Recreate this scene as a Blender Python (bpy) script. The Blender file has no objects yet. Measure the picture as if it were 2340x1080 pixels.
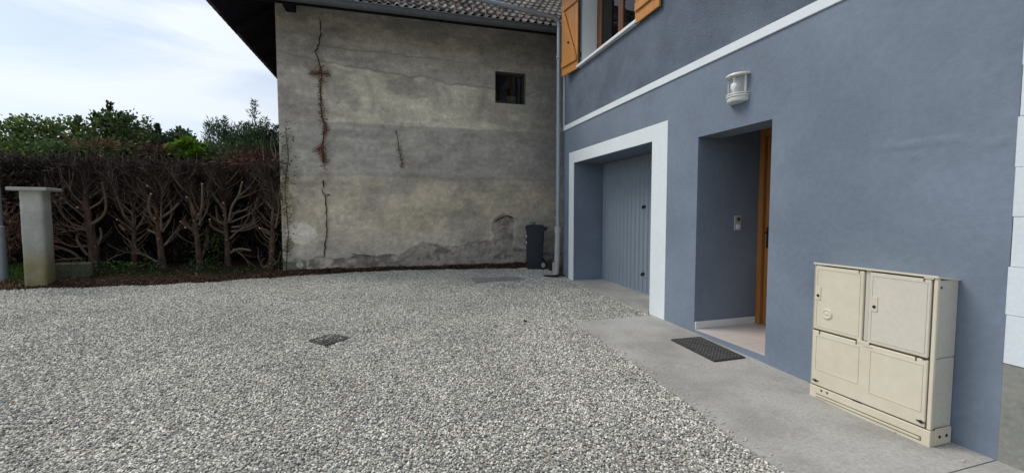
import bpy, math, random
import numpy as np
from mathutils import Vector, Matrix
random.seed(7); rng = np.random.default_rng(7)
S = bpy.context.scene
COL = S.collection
# ------------------------------------------------------------------ camera
cam = bpy.data.cameras.new('camera'); co = bpy.data.objects.new('camera', cam); COL.objects.link(co)
cam.sensor_width = 36.0; cam.sensor_fit = 'HORIZONTAL'; cam.lens = 950/2340*36
cam.clip_start = 0.05; cam.clip_end = 2000
YAW, PITCH, ROLL, CAMH = .290694, .0546328, .000989, 1.35
f_ = Vector((math.sin(YAW)*math.cos(PITCH), math.cos(YAW)*math.cos(PITCH), -math.sin(PITCH)))
r_ = Vector((math.cos(YAW), -math.sin(YAW), 0)); d_ = f_.cross(r_)
rt = r_*math.cos(ROLL)+d_*math.sin(ROLL); dn = d_*math.cos(ROLL)-r_*math.sin(ROLL)
co.matrix_world = Matrix(((rt.x, -dn.x, -f_.x, 0), (rt.y, -dn.y, -f_.y, 0), (rt.z, -dn.z, -f_.z, CAMH), (0, 0, 0, 1)))
S.camera = co
# ------------------------------------------------------------------ world: pale, mostly clouded sky
W = bpy.data.worlds.new('World'); S.world = W; W.use_nodes = True
nt = W.node_tree; N = nt.nodes; L = nt.links; N.clear()
out = N.new('ShaderNodeOutputWorld'); bg = N.new('ShaderNodeBackground'); bg.inputs[1].default_value = SKY_STRENGTH = 0.1
sky = N.new('ShaderNodeTexSky'); sky.sky_type = 'NISHITA'; sky.sun_disc = False
sky.sun_elevation = math.radians(50); sky.sun_rotation = math.radians(-62); sky.air_density = 1.0; sky.dust_density = 1.5
tc = N.new('ShaderNodeTexCoord'); mp = N.new('ShaderNodeMapping'); mp.inputs['Scale'].default_value = (1.0, 1.3, 5.5); mp.inputs['Rotation'].default_value = (0.1, 0.16, .5)
mp.inputs['Location'].default_value = (3.1, 1.7, .4)
nz = N.new('ShaderNodeTexNoise'); nz.inputs['Scale'].default_value = 1.7; nz.inputs['Detail'].default_value = 7; nz.inputs['Roughness'].default_value = .5; nz.inputs['Distortion'].default_value = .5
cr = N.new('ShaderNodeValToRGB'); cr.color_ramp.elements[0].position = .34; cr.color_ramp.elements[0].color = (.30, .30, .30, 1); cr.color_ramp.elements[1].position = .56; cr.color_ramp.elements[1].color = (.97, .97, .97, 1)
mx = N.new('ShaderNodeMix'); mx.data_type = 'RGBA'; mx.inputs[7].default_value = (6.6, 7.1, 7.7, 1)
L.new(tc.outputs['Generated'], mp.inputs[0]); L.new(mp.outputs[0], nz.inputs['Vector']); L.new(nz.outputs[0], cr.inputs[0])
L.new(cr.outputs[0], mx.inputs[0]); L.new(sky.outputs[0], mx.inputs[6]); # the cloud veil is brightest round the hidden sun
gv = N.new('ShaderNodeVectorMath'); gv.operation = 'DOT_PRODUCT'; gv.inputs[1].default_value = (-.62, .30, .72); L.new(tc.outputs['Generated'], gv.inputs[0])
gm_ = N.new('ShaderNodeMapRange'); gm_.inputs[1].default_value = -.6; gm_.inputs[2].default_value = 1.0; gm_.inputs[3].default_value = .55; gm_.inputs[4].default_value = 1.14; L.new(gv.outputs['Value'], gm_.inputs[0])
gs_ = N.new('ShaderNodeVectorMath'); gs_.operation = 'SCALE'; L.new(mx.outputs[2], gs_.inputs[0]); L.new(gm_.outputs[0], gs_.inputs[3]); L.new(gs_.outputs[0], bg.inputs[0]); L.new(bg.outputs[0], out.inputs[0])
# ------------------------------------------------------------------ sun behind thin cloud
sl = bpy.data.lights.new('sun', 'SUN'); sl.energy = 1.5; sl.angle = math.radians(28); sl.color = (1, .93, .83)
so = bpy.data.objects.new('sun', sl); COL.objects.link(so)
el, az = math.radians(50), math.radians(-62)
so.rotation_euler = Vector((math.sin(az)*math.cos(el), math.cos(az)*math.cos(el), math.sin(el))).to_track_quat('Z', 'Y').to_euler()
so.location = (-8, 4, 12)
S.view_settings.view_transform = 'Standard'; S.view_settings.look = 'None'; S.view_settings.gamma = 1; S.view_settings.use_curve_mapping = False
S.view_settings.exposure = 0.43
S.cycles.max_bounces = 8; S.cycles.transparent_max_bounces = 8
# ------------------------------------------------------------------ helpers
def tag(o, label=None, cat=None, group=None, kind=None):
    for k, v in (('label', label), ('category', cat), ('group', group), ('kind', kind)):
        if v: o[k] = v
    return o
def empty(name, loc=(0, 0, 0), rz=0):
    o = bpy.data.objects.new(name, None); COL.objects.link(o); o.location = loc; o.rotation_euler = (0, 0, rz); o.empty_display_size = .2
    return o
class MB:
    def __init__(s): s.v = []; s.f = []; s.m = []; s.cur = 0
    def add(s, vs, fs):
        b = len(s.v); s.v += [tuple(p) for p in vs]; s.f += [tuple(b+i for i in q) for q in fs]; s.m += [s.cur]*len(fs); return s
    def box(s, x0, x1, y0, y1, z0, z1, M=None, b=0.0):
        if b > 0:   # chamfered box
            c = []
            X, Y, Z = (x0, x1), (y0, y1), (z0, z1)
            for i in (0, 1):
                for j in (0, 1):
                    for k in (0, 1):
                        sx, sy, sz = (1, -1)[i]*b, (1, -1)[j]*b, (1, -1)[k]*b
                        c += [(X[i], Y[j]+sy, Z[k]+sz), (X[i]+sx, Y[j], Z[k]+sz), (X[i]+sx, Y[j]+sy, Z[k])]
            I = lambda i, j, k, a: (i*4+j*2+k)*3+a
            F = []
            for i in (0, 1): F.append([I(i, 0, 0, 0), I(i, 1, 0, 0), I(i, 1, 1, 0), I(i, 0, 1, 0)][::(-1, 1)[i]])
            for j in (0, 1): F.append([I(0, j, 0, 1), I(1, j, 0, 1), I(1, j, 1, 1), I(0, j, 1, 1)][::(1, -1)[j]])
            for k in (0, 1): F.append([I(0, 0, k, 2), I(1, 0, k, 2), I(1, 1, k, 2), I(0, 1, k, 2)][::(-1, 1)[k]])
            for j in (0, 1):
                for k in (0, 1): F.append([I(0, j, k, 1), I(1, j, k, 1), I(1, j, k, 2), I(0, j, k, 2)])
            for i in (0, 1):
                for k in (0, 1): F.append([I(i, 0, k, 0), I(i, 1, k, 0), I(i, 1, k, 2), I(i, 0, k, 2)])
            for i in (0, 1):
                for j in (0, 1): F.append([I(i, j, 0, 0), I(i, j, 1, 0), I(i, j, 1, 1), I(i, j, 0, 1)])
            for i in (0, 1):
                for j in (0, 1):
                    for k in (0, 1): F.append([I(i, j, k, 0), I(i, j, k, 1), I(i, j, k, 2)])
            vs = c
        else:
            vs = [(x, y, z) for x in (x0, x1) for y in (y0, y1) for z in (z0, z1)]
            F = [(0, 1, 3, 2), (4, 6, 7, 5), (0, 4, 5, 1), (2, 3, 7, 6), (0, 2, 6, 4), (1, 5, 7, 3)]
        if M is not None: vs = [M @ Vector(p) for p in vs]
        return s.add(vs, F)
    def prism(s, poly, x0, x1, axis='x', M=None):   # poly in the other two axes
        n = len(poly); g = {'x': lambda a, p: (a, p[0], p[1]), 'y': lambda a, p: (p[0], a, p[1]), 'z': lambda a, p: (p[0], p[1], a)}[axis]
        vs = [g(x0, p) for p in poly]+[g(x1, p) for p in poly]
        if M is not None: vs = [M @ Vector(p) for p in vs]
        return s.add(vs, [tuple(range(n))[::-1], tuple(range(n, 2*n))]+[(i, (i+1) % n, n+(i+1) % n, n+i) for i in range(n)])
    def tube(s, pts, rad, n=10, cap=True):
        pts = [Vector(p) for p in pts]; k = len(pts); R = rad if isinstance(rad, (list, tuple)) else [rad]*k
        ref = Vector((0.31, .17, .93)).normalized(); vs = []; prev = None
        for i, p in enumerate(pts):
            t = (pts[min(i+1, k-1)]-pts[max(i-1, 0)]).normalized()
            a = (prev if prev is not None else (ref if abs(t.dot(ref)) < .95 else Vector((1, 0, 0))))
            a = (a-t*a.dot(t)).normalized(); b = t.cross(a); prev = a
            vs += [p+(a*math.cos(2*math.pi*j/n)+b*math.sin(2*math.pi*j/n))*R[i] for j in range(n)]
        fs = [(i*n+j, i*n+(j+1) % n, (i+1)*n+(j+1) % n, (i+1)*n+j) for i in range(k-1) for j in range(n)]
        if cap: fs += [tuple(range(n))[::-1], tuple(range((k-1)*n, k*n))]
        return s.add(vs, fs)
    def lathe(s, prof, c=(0, 0, 0), n=24, axis='z', a0=0, a1=2*math.pi, M=None):
        full = abs(a1-a0-2*math.pi) < 1e-6; m = n if full else n+1; vs = []
        for r, h in prof:
            for j in range(m):
                a = a0+(a1-a0)*j/n; q = (r*math.cos(a), r*math.sin(a), h)
                if axis == 'x': q = (h, r*math.cos(a), r*math.sin(a))
                if axis == 'y': q = (r*math.cos(a), h, r*math.sin(a))
                vs.append((q[0]+c[0], q[1]+c[1], q[2]+c[2]))
        if M is not None: vs = [M @ Vector(p) for p in vs]
        fs = []
        for i in range(len(prof)-1):
            for j in range(n):
                j2 = (j+1) % m; fs.append((i*m+j, i*m+j2, (i+1)*m+j2, (i+1)*m+j))
        return s.add(vs, fs)
    def build(s, name, mat, parent=None, smooth=False, loc=None):
        me = bpy.data.meshes.new(name); me.from_pydata(s.v, [], s.f); me.update()
        mats = mat if isinstance(mat, (list, tuple)) else [mat]
        for q in mats: me.materials.append(q)
        if len(mats) > 1: me.polygons.foreach_set('material_index', s.m)
        o = bpy.data.objects.new(name, me); COL.objects.link(o)
        if parent: o.parent = parent
        if loc: o.location = loc
        if smooth:
            me.polygons.foreach_set('use_smooth', [True]*len(me.polygons))
            try: me.set_sharp_from_angle(angle=math.radians(40))
            except Exception: pass
        return o
def box(name, mat, parent, *a, b=0.0, M=None): return MB().box(*a, b=b, M=M).build(name, mat, parent)
def np_mesh(name, V, F, mat, parent=None, smooth=False, colors=None):
    """V (n,3), F (m,k) arrays; colors: per-vertex rgb"""
    me = bpy.data.meshes.new(name); k = F.shape[1]
    me.vertices.add(len(V)); me.vertices.foreach_set('co', np.ascontiguousarray(V, dtype=np.float32).ravel())
    me.loops.add(F.size); me.loops.foreach_set('vertex_index', F.astype(np.int32).ravel())
    me.polygons.add(len(F)); me.polygons.foreach_set('loop_start', np.arange(0, F.size, k, dtype=np.int32))
    me.polygons.foreach_set('loop_total', np.full(len(F), k, dtype=np.int32))
    if smooth: me.polygons.foreach_set('use_smooth', np.ones(len(F), dtype=bool))
    me.update(calc_edges=True)
    if colors is not None:
        at = me.color_attributes.new('tone', 'FLOAT_COLOR', 'POINT')
        c = np.ones((len(V), 4), dtype=np.float32); c[:, :3] = colors; at.data.foreach_set('color', c.ravel())
    me.materials.append(mat)
    o = bpy.data.objects.new(name, me); COL.objects.link(o)
    if parent: o.parent = parent
    return o
def vnoise(x, y, seed=0):
    xi = np.floor(x).astype(np.int64); yi = np.floor(y).astype(np.int64); xf = x-xi; yf = y-yi
    def h(a, b):
        n = (a*374761393+b*668265263+seed*974634777) & 0xffffffff
        n = ((n ^ (n >> 13))*1274126177) & 0xffffffff
        return ((n ^ (n >> 16)) & 0xffff)/65535.
    u = xf*xf*(3-2*xf); v = yf*yf*(3-2*yf)
    return (h(xi, yi)*(1-u)+h(xi+1, yi)*u)*(1-v)+(h(xi, yi+1)*(1-u)+h(xi+1, yi+1)*u)*v
def fbm(x, y, oct=5, seed=0, g=.5):
    s = 0; a = 1; t = 0
    for i in range(oct): s = s+a*vnoise(x*2**i, y*2**i, seed+i*17); t += a; a *= g
    return s/t
def sm(a, b, x): t = np.clip((x-a)/(b-a), 0, 1); return t*t*(3-2*t)
# ------------------------------------------------------------------ materials
def mat(name, col, rough=.8, var=.12, scale=4., fine=60., bump=.0, bscale=80., metal=0., spec=.3, col2=None, attr=False, stretch=(1, 1, 1), bdist=.01, grime=None):
    m = bpy.data.materials.new(name); m.use_nodes = True; n = m.node_tree.nodes; l = m.node_tree.links
    p = n['Principled BSDF']; p.inputs['Roughness'].default_value = rough; p.inputs['Metallic'].default_value = metal; p.inputs['Specular IOR Level'].default_value = spec
    t = n.new('ShaderNodeTexCoord'); mpn = n.new('ShaderNodeMapping'); mpn.inputs['Scale'].default_value = stretch; l.new(t.outputs['Object'], mpn.inputs[0])
    a = n.new('ShaderNodeTexNoise'); a.inputs['Scale'].default_value = scale; a.inputs['Detail'].default_value = 6; a.inputs['Roughness'].default_value = .6; l.new(mpn.outputs[0], a.inputs['Vector'])
    b = n.new('ShaderNodeTexNoise'); b.inputs['Scale'].default_value = fine; b.inputs['Detail'].default_value = 3; l.new(mpn.outputs[0], b.inputs['Vector'])
    ad = n.new('ShaderNodeMath'); ad.operation = 'ADD'; l.new(a.outputs[0], ad.inputs[0]); l.new(b.outputs[0], ad.inputs[1])
    mr = n.new('ShaderNodeMapRange'); mr.inputs[1].default_value = .7; mr.inputs[2].default_value = 1.3; mr.inputs[3].default_value = 1-var; mr.inputs[4].default_value = 1+var; l.new(ad.outputs[0], mr.inputs[0])
    src = None
    if attr:
        at = n.new('ShaderNodeVertexColor'); at.layer_name = 'tone'; src = at.outputs[0]
    elif col2 is not None:
        mc = n.new('ShaderNodeMix'); mc.data_type = 'RGBA'; mc.inputs[6].default_value = (*col, 1); mc.inputs[7].default_value = (*col2, 1)
        r2 = n.new('ShaderNodeMapRange'); r2.inputs[1].default_value = .4; r2.inputs[2].default_value = .62; l.new(a.outputs[0], r2.inputs[0]); l.new(r2.outputs[0], mc.inputs[0]); src = mc.outputs[2]
    ml = n.new('ShaderNodeVectorMath'); ml.operation = 'SCALE'; l.new(mr.outputs[0], ml.inputs[3])
    if src is not None: l.new(src, ml.inputs[0])
    else: ml.inputs[0].default_value = col
    l.new(ml.outputs[0], p.inputs['Base Color'])
    if bump > 0:
        bn = n.new('ShaderNodeTexNoise'); bn.inputs['Scale'].default_value = bscale; bn.inputs['Detail'].default_value = 5; bn.inputs['Roughness'].default_value = .65; l.new(t.outputs['Object'], bn.inputs['Vector'])
        bb = n.new('ShaderNodeBump'); bb.inputs['Strength'].default_value = bump; bb.inputs['Distance'].default_value = bdist; l.new(bn.outputs[0], bb.inputs['Height']); l.new(bb.outputs[0], p.inputs['Normal'])
    return m
def wood(name, c1, c2, rough=.45, axis='z', scale=14.):
    st = {'z': (1, 1, .06), 'y': (1, .06, 1), 'x': (.06, 1, 1)}[axis]
    m = mat(name, c1, rough, .14, scale, scale*7, .25, 90, col2=c2, stretch=st, bdist=.002, spec=.4)
    return m
MT = {}
MT['blue'] = mat('blue_paint', (.160, .199, .258), .75, .08, 1.1, 22, .40, 50, bdist=.005, col2=(.184, .227, .294))
MT['blue_rough'] = mat('blue_render', (.128, .162, .212), .9, .2, 1.6, 90, 1.0, 110, bdist=.015, col2=(.152, .190, .246))
MT['white'] = mat('white_paint', (.72, .78, .82), .6, .04, 3, 40, .25, 60, bdist=.003)
MT['white_block'] = mat('white_block_paint', (.66, .72, .77), .6, .05, 2, 50, .4, 40, bdist=.004)
MT['plinth'] = mat('plinth_cement', (.27, .275, .25), .9, .14, 3, 40, .6, 50, bdist=.006, col2=(.21, .215, .20))
MT['concrete'] = mat('concrete', (.43, .425, .41), .85, .22, 1.6, 60, .6, 100, bdist=.004, col2=(.275, .27, .255))
MT['tilefloor'] = mat('floor_tile', (.55, .50, .47), .35, .06, 3, 20, .0)
MT['garage'] = mat('garage_steel', (.225, .272, .325), .5, .04, 3, 30)
MT['zinc'] = mat('zinc', (.30, .34, .38), .45, .12, 3, 40, metal=.35, spec=.5)
MT['oldpipe'] = mat('cast_iron_pipe', (.40, .39, .38), .75, .2, 6, 50, .3, 40)
MT['barn'] = mat('barn_plaster', (.2, .2, .2), .95, .16, 9, 55, 1.0, 34, attr=True, bdist=.022, spec=.15)
MT['barnside'] = mat('barn_side_plaster', (.22, .215, .19), .95, .15, 4, 40, .8, 40, bdist=.02, spec=.15)
MT['darkwood'] = mat('dark_wood', (.018, .016, .022), .9, .3, 4, 30, stretch=(1, 6, 1), spec=.1)
MT['gutter'] = mat('gutter_zinc', (.12, .13, .14), .55, .18, 3, 20, metal=.3)
MT['frame_dark'] = mat('weathered_frame', (.05, .042, .035), .8, .2, 5, 40)
MT['stone_l'] = mat('pillar_concrete', (.40, .40, .375), .9, .12, 4, 60, .5, 60, bdist=.005, col2=(.33, .33, .31))
MT['soil'] = mat('soil', (.055, .036, .026), 1, .45, 9, 60, 1, 40, bdist=.03, col2=(.032, .024, .018), spec=.05)
MT['bin'] = mat('bin_plastic', (.026, .031, .042), .5, .08, 5, 60)
MT['rubber'] = mat('rubber', (.016, .016, .018), .7, .15, 8, 60)
MT['hub'] = mat('hub_plastic', (.28, .28, .28), .5, .1)
MT['cream'] = mat('cream_polyester', (.665, .62, .50), .5, .05, 2.5, 14, .1, 60, bdist=.002, col2=(.60, .55, .43))
MT['cream_white'] = mat('faded_door_polyester', (.62, .585, .50), .5, .05, 3, 40)
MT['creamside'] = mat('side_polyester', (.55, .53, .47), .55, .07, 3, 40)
MT['gap'] = mat('rusty_joint', (.13, .09, .055), .9, .35, 12, 60)
MT['mossy'] = mat('mossy_shaded_cement', (.10, .10, .075), .95, .3, 6, 50, .5, 50, col2=(.06, .065, .035))  # moss tone, darkened further to paint in the shade on the low wall
MT['black'] = mat('black_metal', (.02, .02, .022), .5, .1)
MT['shutter'] = wood('varnished_pine', (.56, .255, .070), (.44, .185, .048))
MT['shutter_dark'] = wood('pine_edge', (.30, .13, .035), (.24, .10, .03))
MT['doorwood'] = wood('door_oak', (.42, .185, .055), (.32, .13, .036))
MT['doorwood_dark'] = wood('door_oak_dark', (.13, .06, .025), (.10, .045, .02))
MT['winwood'] = wood('window_wood', (.20, .085, .035), (.15, .062, .026), .35)
MT['sill'] = mat('sill_white', (.74, .77, .80), .5, .04)
MT['curtain'] = mat('curtain', (.32, .36, .36), .95, .05, 8, 20, stretch=(1, 8, .2))
MT['room'] = mat('room_wall', (.25, .25, .24), .9, .05)
MT['lampwhite'] = mat('lamp_enamel', (.66, .67, .65), .35, .06, 12, 50, spec=.5)
MT['switch'] = mat('switch_plastic', (.42, .41, .37), .4, .04)
MT['rust'] = mat('iron_grate', (.075, .07, .07), .7, .25, 20, 60)
MT['lidsteel'] = mat('cover_steel', (.23, .225, .215), .7, .2, 6, 40)
def glass(name, tint=(.75, .8, .8), rough=.03, clear=.75):
    m = bpy.data.materials.new(name); m.use_nodes = True; n = m.node_tree.nodes; l = m.node_tree.links; n.remove(n['Principled BSDF'])
    g = n.new('ShaderNodeBsdfGlossy'); g.inputs['Roughness'].default_value = rough; tr = n.new('ShaderNodeBsdfTransparent'); tr.inputs[0].default_value = (*tint, 1)
    fr = n.new('ShaderNodeFresnel'); fr.inputs[0].default_value = 1.5; mxs = n.new('ShaderNodeMixShader')
    l.new(fr.outputs[0], mxs.inputs[0]); l.new(tr.outputs[0], mxs.inputs[1]); l.new(g.outputs[0], mxs.inputs[2]); l.new(mxs.outputs[0], n['Material Output'].inputs[0])
    return m
MT['glass'] = glass('window_glass'); MT['lampglass'] = glass('lamp_glass', (.80, .82, .80))
n_ = MT['lampglass'].node_tree.nodes; l_ = MT['lampglass'].node_tree.links; df = n_.new('ShaderNodeBsdfDiffuse'); df.inputs[0].default_value = (.6, .62, .6, 1); mm = n_.new('ShaderNodeMixShader'); mm.inputs[0].default_value = .35
src_ = n_['Material Output'].inputs[0].links[0].from_socket; l_.new(src_, mm.inputs[1]); l_.new(df.outputs[0], mm.inputs[2]); l_.new(mm.outputs[0], n_['Material Output'].inputs[0])
def tone_mat(name, rough=.8, spec=.2, trans=0., fine=None):
    """colour from per-vertex tone attribute (each leaf / twig its own shade)"""
    m = bpy.data.materials.new(name); m.use_nodes = True; n = m.node_tree.nodes; l = m.node_tree.links
    p = n['Principled BSDF']; p.inputs['Roughness'].default_value = rough; p.inputs['Specular IOR Level'].default_value = spec
    a = n.new('ShaderNodeVertexColor'); a.layer_name = 'tone'; l.new(a.outputs[0], p.inputs['Base Color'])
    if trans > 0:
        t = n.new('ShaderNodeBsdfTranslucent'); l.new(a.outputs[0], t.inputs[0]); mxs = n.new('ShaderNodeMixShader'); mxs.inputs[0].default_value = trans
        l.new(p.outputs[0], mxs.inputs[1]); l.new(t.outputs[0], mxs.inputs[2]); l.new(mxs.outputs[0], n['Material Output'].inputs[0])
    return m
MT['leaf'] = tone_mat('leaf', .6, .25, .25); MT['twig'] = tone_mat('twig', .9, .1)
def zg(x, y):
    """height of the yard: level near the camera, rising gently to the back"""
    y = np.asarray(y, float)
    return np.where(y < 1.9, 0, np.where(y < 7, .033*(y-1.9), .168+.02*(np.minimum(y, 10)-7)))+0*np.asarray(x, float)
def gz(x, y): return float(zg(x, y))
# ------------------------------------------------------------------ ground
def grid_sheet(name, xs, ys, zf, m, col=None, smooth=True):
    X, Y = np.meshgrid(xs, ys); Z = zf(X, Y); V = np.stack([X.ravel(), Y.ravel(), Z.ravel()], 1); nx, ny = len(xs), len(ys)
    i, j = np.meshgrid(np.arange(nx-1), np.arange(ny-1)); a = (j*nx+i).ravel(); F = np.stack([a, a+1, a+nx+1, a+nx], 1)
    return np_mesh(name, V, F, m, None, smooth, None if col is None else col(X.ravel(), Y.ravel()))
gm = mat('field_ground', (.075, .085, .04), 1, .35, .8, 14, .5, 6, col2=(.11, .095, .065), bdist=.05, spec=.05)
far = np.concatenate([-np.geomspace(900, 9, 16), np.linspace(-8, 12, 41), np.geomspace(13, 900, 16)])
tag(grid_sheet('ground', far, far, lambda X, Y: zg(X, Y)-.09, gm), kind='structure')
# soil strip behind the gravel
EDGE = [(-9, 8.2), (-5.6, 8.10), (-5.0, 8.06), (-4, 8.0), (-2.8, 8.0), (-1.87, 8.28), (-1.0, 8.48), (-.2, 8.54), (.64, 8.52), (1.6, 8.36), (2.5, 8.2), (3.0, 8.16), (3.3, 8.1)]
ex, ey = np.array(EDGE).T
def back(x): return np.interp(x, ex, ey)+.035*np.sin(x*7.3)+.02*np.sin(x*17.)
#, along barn and hedge
sx = np.arange(-9, 3.2, .06); sy = np.arange(7.7, 11.8, .06)
def soil_z(X, Y):
    base = -.12*sm(-.02, -.12, Y-back(X))+zg(X, Y)+.012+.045*sm(8.2, 9.6, Y)*sm(0, -2, X)+.06*sm(8.2, 8.6, Y)
    return base+.05*(fbm(X*3, Y*3, 4, 5)-.5)
tag(grid_sheet('soil', sx, sy, soil_z, MT['soil']), kind='structure')
# gravel: a bed sheet plus the loose stones themselves
gxs = np.linspace(-9, 3.156, 200)
def slab_x(y): return np.interp(y, [-4, 1.59, 2.25, 3.18, 4.40], [1.80, 1.954, 1.995, 2.048, 2.07])+.008*np.sin(y*9)+.004*np.sin(y*31)
def right_lim(y): return np.where(y > 4.41, 3.157, np.where(y > 4.36, 3.157-(4.41-y)*20, slab_x(y)+.004))
rows = np.concatenate([np.linspace(-4, 4.36, 90), np.linspace(4.41, 7.6, 50)])
V = []; u = np.linspace(0, 1, 120)
for y in rows:
    xr = float(right_lim(y)); X = -9+(xr+9)*u; V.append(np.stack([X, np.full_like(X, y), zg(X, np.full_like(X, y))-.012], 1))
for t in np.linspace(0, 1, 14)[1:]:
    X = -9+(3.157+9)*u; Y = 7.6+(back(X)-7.6)*t; V.append(np.stack([X, Y, zg(X, Y)-.012+.035*t], 1))
V = np.concatenate(V); nr = len(rows)+13
# gentle unevenness of the raked surface
V[:, 2] += .022*(fbm(V[:, 0]*1.1, V[:, 1]*1.1, 3, 3)-.5)*np.clip((right_lim(V[:, 1])-V[:, 0])/.4, 0, 1)
i, j = np.meshgrid(np.arange(119), np.arange(nr-1)); a = (j*120+i).ravel(); F = np.stack([a, a+1, a+121, a+120], 1)
def gravel_mat(name, use_random):
    m = bpy.data.materials.new(name); m.use_nodes = True; n = m.node_tree.nodes; l = m.node_tree.links; p = n['Principled BSDF']; p.inputs['Roughness'].default_value = .85; p.inputs['Specular IOR Level'].default_value = .2
    cr = n.new('ShaderNodeValToRGB'); e = cr.color_ramp; e.interpolation = 'LINEAR'
    pts = [(0, (.13, .13, .14)), (.13, (.21, .21, .21)), (.28, (.31, .305, .285)), (.45, (.42, .415, .385)), (.56, (.29, .295, .30)), (.68, (.52, .51, .465)), (.82, (.64, .63, .58)), (.94, (.72, .71, .68)), (.965, (.40, .31, .22)), (1, (.72, .72, .69))]
    e.elements[0].position, e.elements[0].color = 0, (*pts[0][1], 1); e.elements[1].position, e.elements[1].color = 1, (*pts[-1][1], 1)
    for q, c in pts[1:-1]: el = e.elements.new(q); el.color = (*c, 1)
    if use_random:
        oi = n.new('ShaderNodeObjectInfo'); l.new(oi.outputs['Random'], cr.inputs[0]); lo = oi.outputs['Location']
    else:
        t = n.new('ShaderNodeTexCoord'); lo = t.outputs['Object']; v = n.new('ShaderNodeTexVoronoi'); v.inputs['Scale'].default_value = 62; l.new(t.outputs['Object'], v.inputs['Vector'])
        sp = n.new('ShaderNodeSeparateColor'); l.new(v.outputs['Color'], sp.inputs[0]); l.new(sp.outputs[0], cr.inputs[0])
        bb = n.new('ShaderNodeBump'); bb.inputs['Strength'].default_value = 1; bb.inputs['Distance'].default_value = .012; bb.invert = True
        l.new(v.outputs['Distance'], bb.inputs['Height']); l.new(bb.outputs[0], p.inputs['Normal'])
    wn = n.new('ShaderNodeTexNoise'); wn.inputs['Scale'].default_value = .9; wn.inputs['Detail'].default_value = 5; wn.inputs['Roughness'].default_value = .65; l.new(lo, wn.inputs['Vector'])
    wm = n.new('ShaderNodeMapRange'); wm.inputs[1].default_value = .32; wm.inputs[2].default_value = .68; wm.inputs[3].default_value = 1.02; wm.inputs[4].default_value = 1.38; l.new(wn.outputs[0], wm.inputs[0])
    g = n.new('ShaderNodeHueSaturation'); g.inputs['Value'].default_value = 1.0 if use_random else .8; l.new(cr.outputs[0], g.inputs['Color']); vm = n.new('ShaderNodeVectorMath'); vm.operation = 'SCALE'; tn = n.new('ShaderNodeVectorMath'); tn.operation = 'MULTIPLY'; tn.inputs[1].default_value = (1.0, .995, .965); l.new(g.outputs[0], tn.inputs[0]); l.new(tn.outputs[0], vm.inputs[0]); l.new(wm.outputs[0], vm.inputs[3]); l.new(vm.outputs[0], p.inputs['Base Color'])
    return m
bed = np_mesh('gravel', V, F, gravel_mat('gravel_bed', False), None, False)
tag(bed, 'loose pale grey and white pebbles covering the yard', 'gravel', kind='stuff')
stone = gravel_mat('gravel_stone', True)
ng = bpy.data.node_groups.new('scatter_stones', 'GeometryNodeTree')
ng.interface.new_socket('Geometry', in_out='INPUT', socket_type='NodeSocketGeometry'); ng.interface.new_socket('Geometry', in_out='OUTPUT', socket_type='NodeSocketGeometry')
gn = ng.nodes; gl = ng.links
gi = gn.new('NodeGroupInput'); go = gn.new('NodeGroupOutput')
dist = gn.new('GeometryNodeDistributePointsOnFaces'); dist.distribute_method = 'RANDOM'; dist.inputs['Seed'].default_value = 3
# only where the photo's neighbourhood can see single stones
pos = gn.new('GeometryNodeInputPosition'); sep = gn.new('ShaderNodeSeparateXYZ'); gl.new(pos.outputs[0], sep.inputs[0])
c1 = gn.new('ShaderNodeMath'); c1.operation = 'GREATER_THAN'; c1.inputs[1].default_value = .2; gl.new(sep.outputs[1], c1.inputs[0])
c2 = gn.new('ShaderNodeMath'); c2.operation = 'MULTIPLY_ADD'; c2.inputs[1].default_value = .85; c2.inputs[2].default_value = 1.3; gl.new(sep.outputs[1], c2.inputs[0])   # x > -(.85y+1.3)
c3 = gn.new('ShaderNodeMath'); c3.operation = 'ADD'; gl.new(sep.outputs[0], c3.inputs[0]); gl.new(c2.outputs[0], c3.inputs[1])
c4 = gn.new('ShaderNodeMath'); c4.operation = 'GREATER_THAN'; c4.inputs[1].default_value = 0; gl.new(c3.outputs[0], c4.inputs[0])
c5 = gn.new('ShaderNodeMath'); c5.operation = 'MULTIPLY'; gl.new(c1.outputs[0], c5.inputs[0]); gl.new(c4.outputs[0], c5.inputs[1])
gl.new(c5.outputs[0], dist.inputs['Selection'])
dist.inputs['Density'].default_value = 6800
gl.new(gi.outputs[0], dist.inputs['Mesh'])
ico = gn.new('GeometryNodeMeshIcoSphere'); ico.inputs['Radius'].default_value = 1; ico.inputs['Subdivisions'].default_value = 2
sp_ = gn.new('GeometryNodeSetPosition'); noi = gn.new('ShaderNodeTexNoise'); noi.inputs['Scale'].default_value = .9
vs_ = gn.new('ShaderNodeVectorMath'); vs_.operation = 'SUBTRACT'; vs_.inputs[1].default_value = (.5, .5, .5); gl.new(noi.outputs['Color'], vs_.inputs[0])
gl.new(vs_.outputs[0], sp_.inputs['Offset']); gl.new(ico.outputs[0], sp_.inputs['Geometry'])
sm_ = gn.new('GeometryNodeSetMaterial'); sm_.inputs['Material'].default_value = stone; gl.new(sp_.outputs[0], sm_.inputs[0])
iop = gn.new('GeometryNodeInstanceOnPoints')
rs = gn.new('FunctionNodeRandomValue'); rs.data_type = 'FLOAT_VECTOR'; rs.inputs[0].default_value = (.0048, .0040, .0026); rs.inputs[1].default_value = (.0112, .0082, .0050)
rr = gn.new('FunctionNodeRandomValue'); rr.data_type = 'FLOAT_VECTOR'; rr.inputs[0].default_value = (-.6, -.6, 0); rr.inputs[1].default_value = (.6, .6, 6.28); rr.inputs['Seed'].default_value = 9
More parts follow.
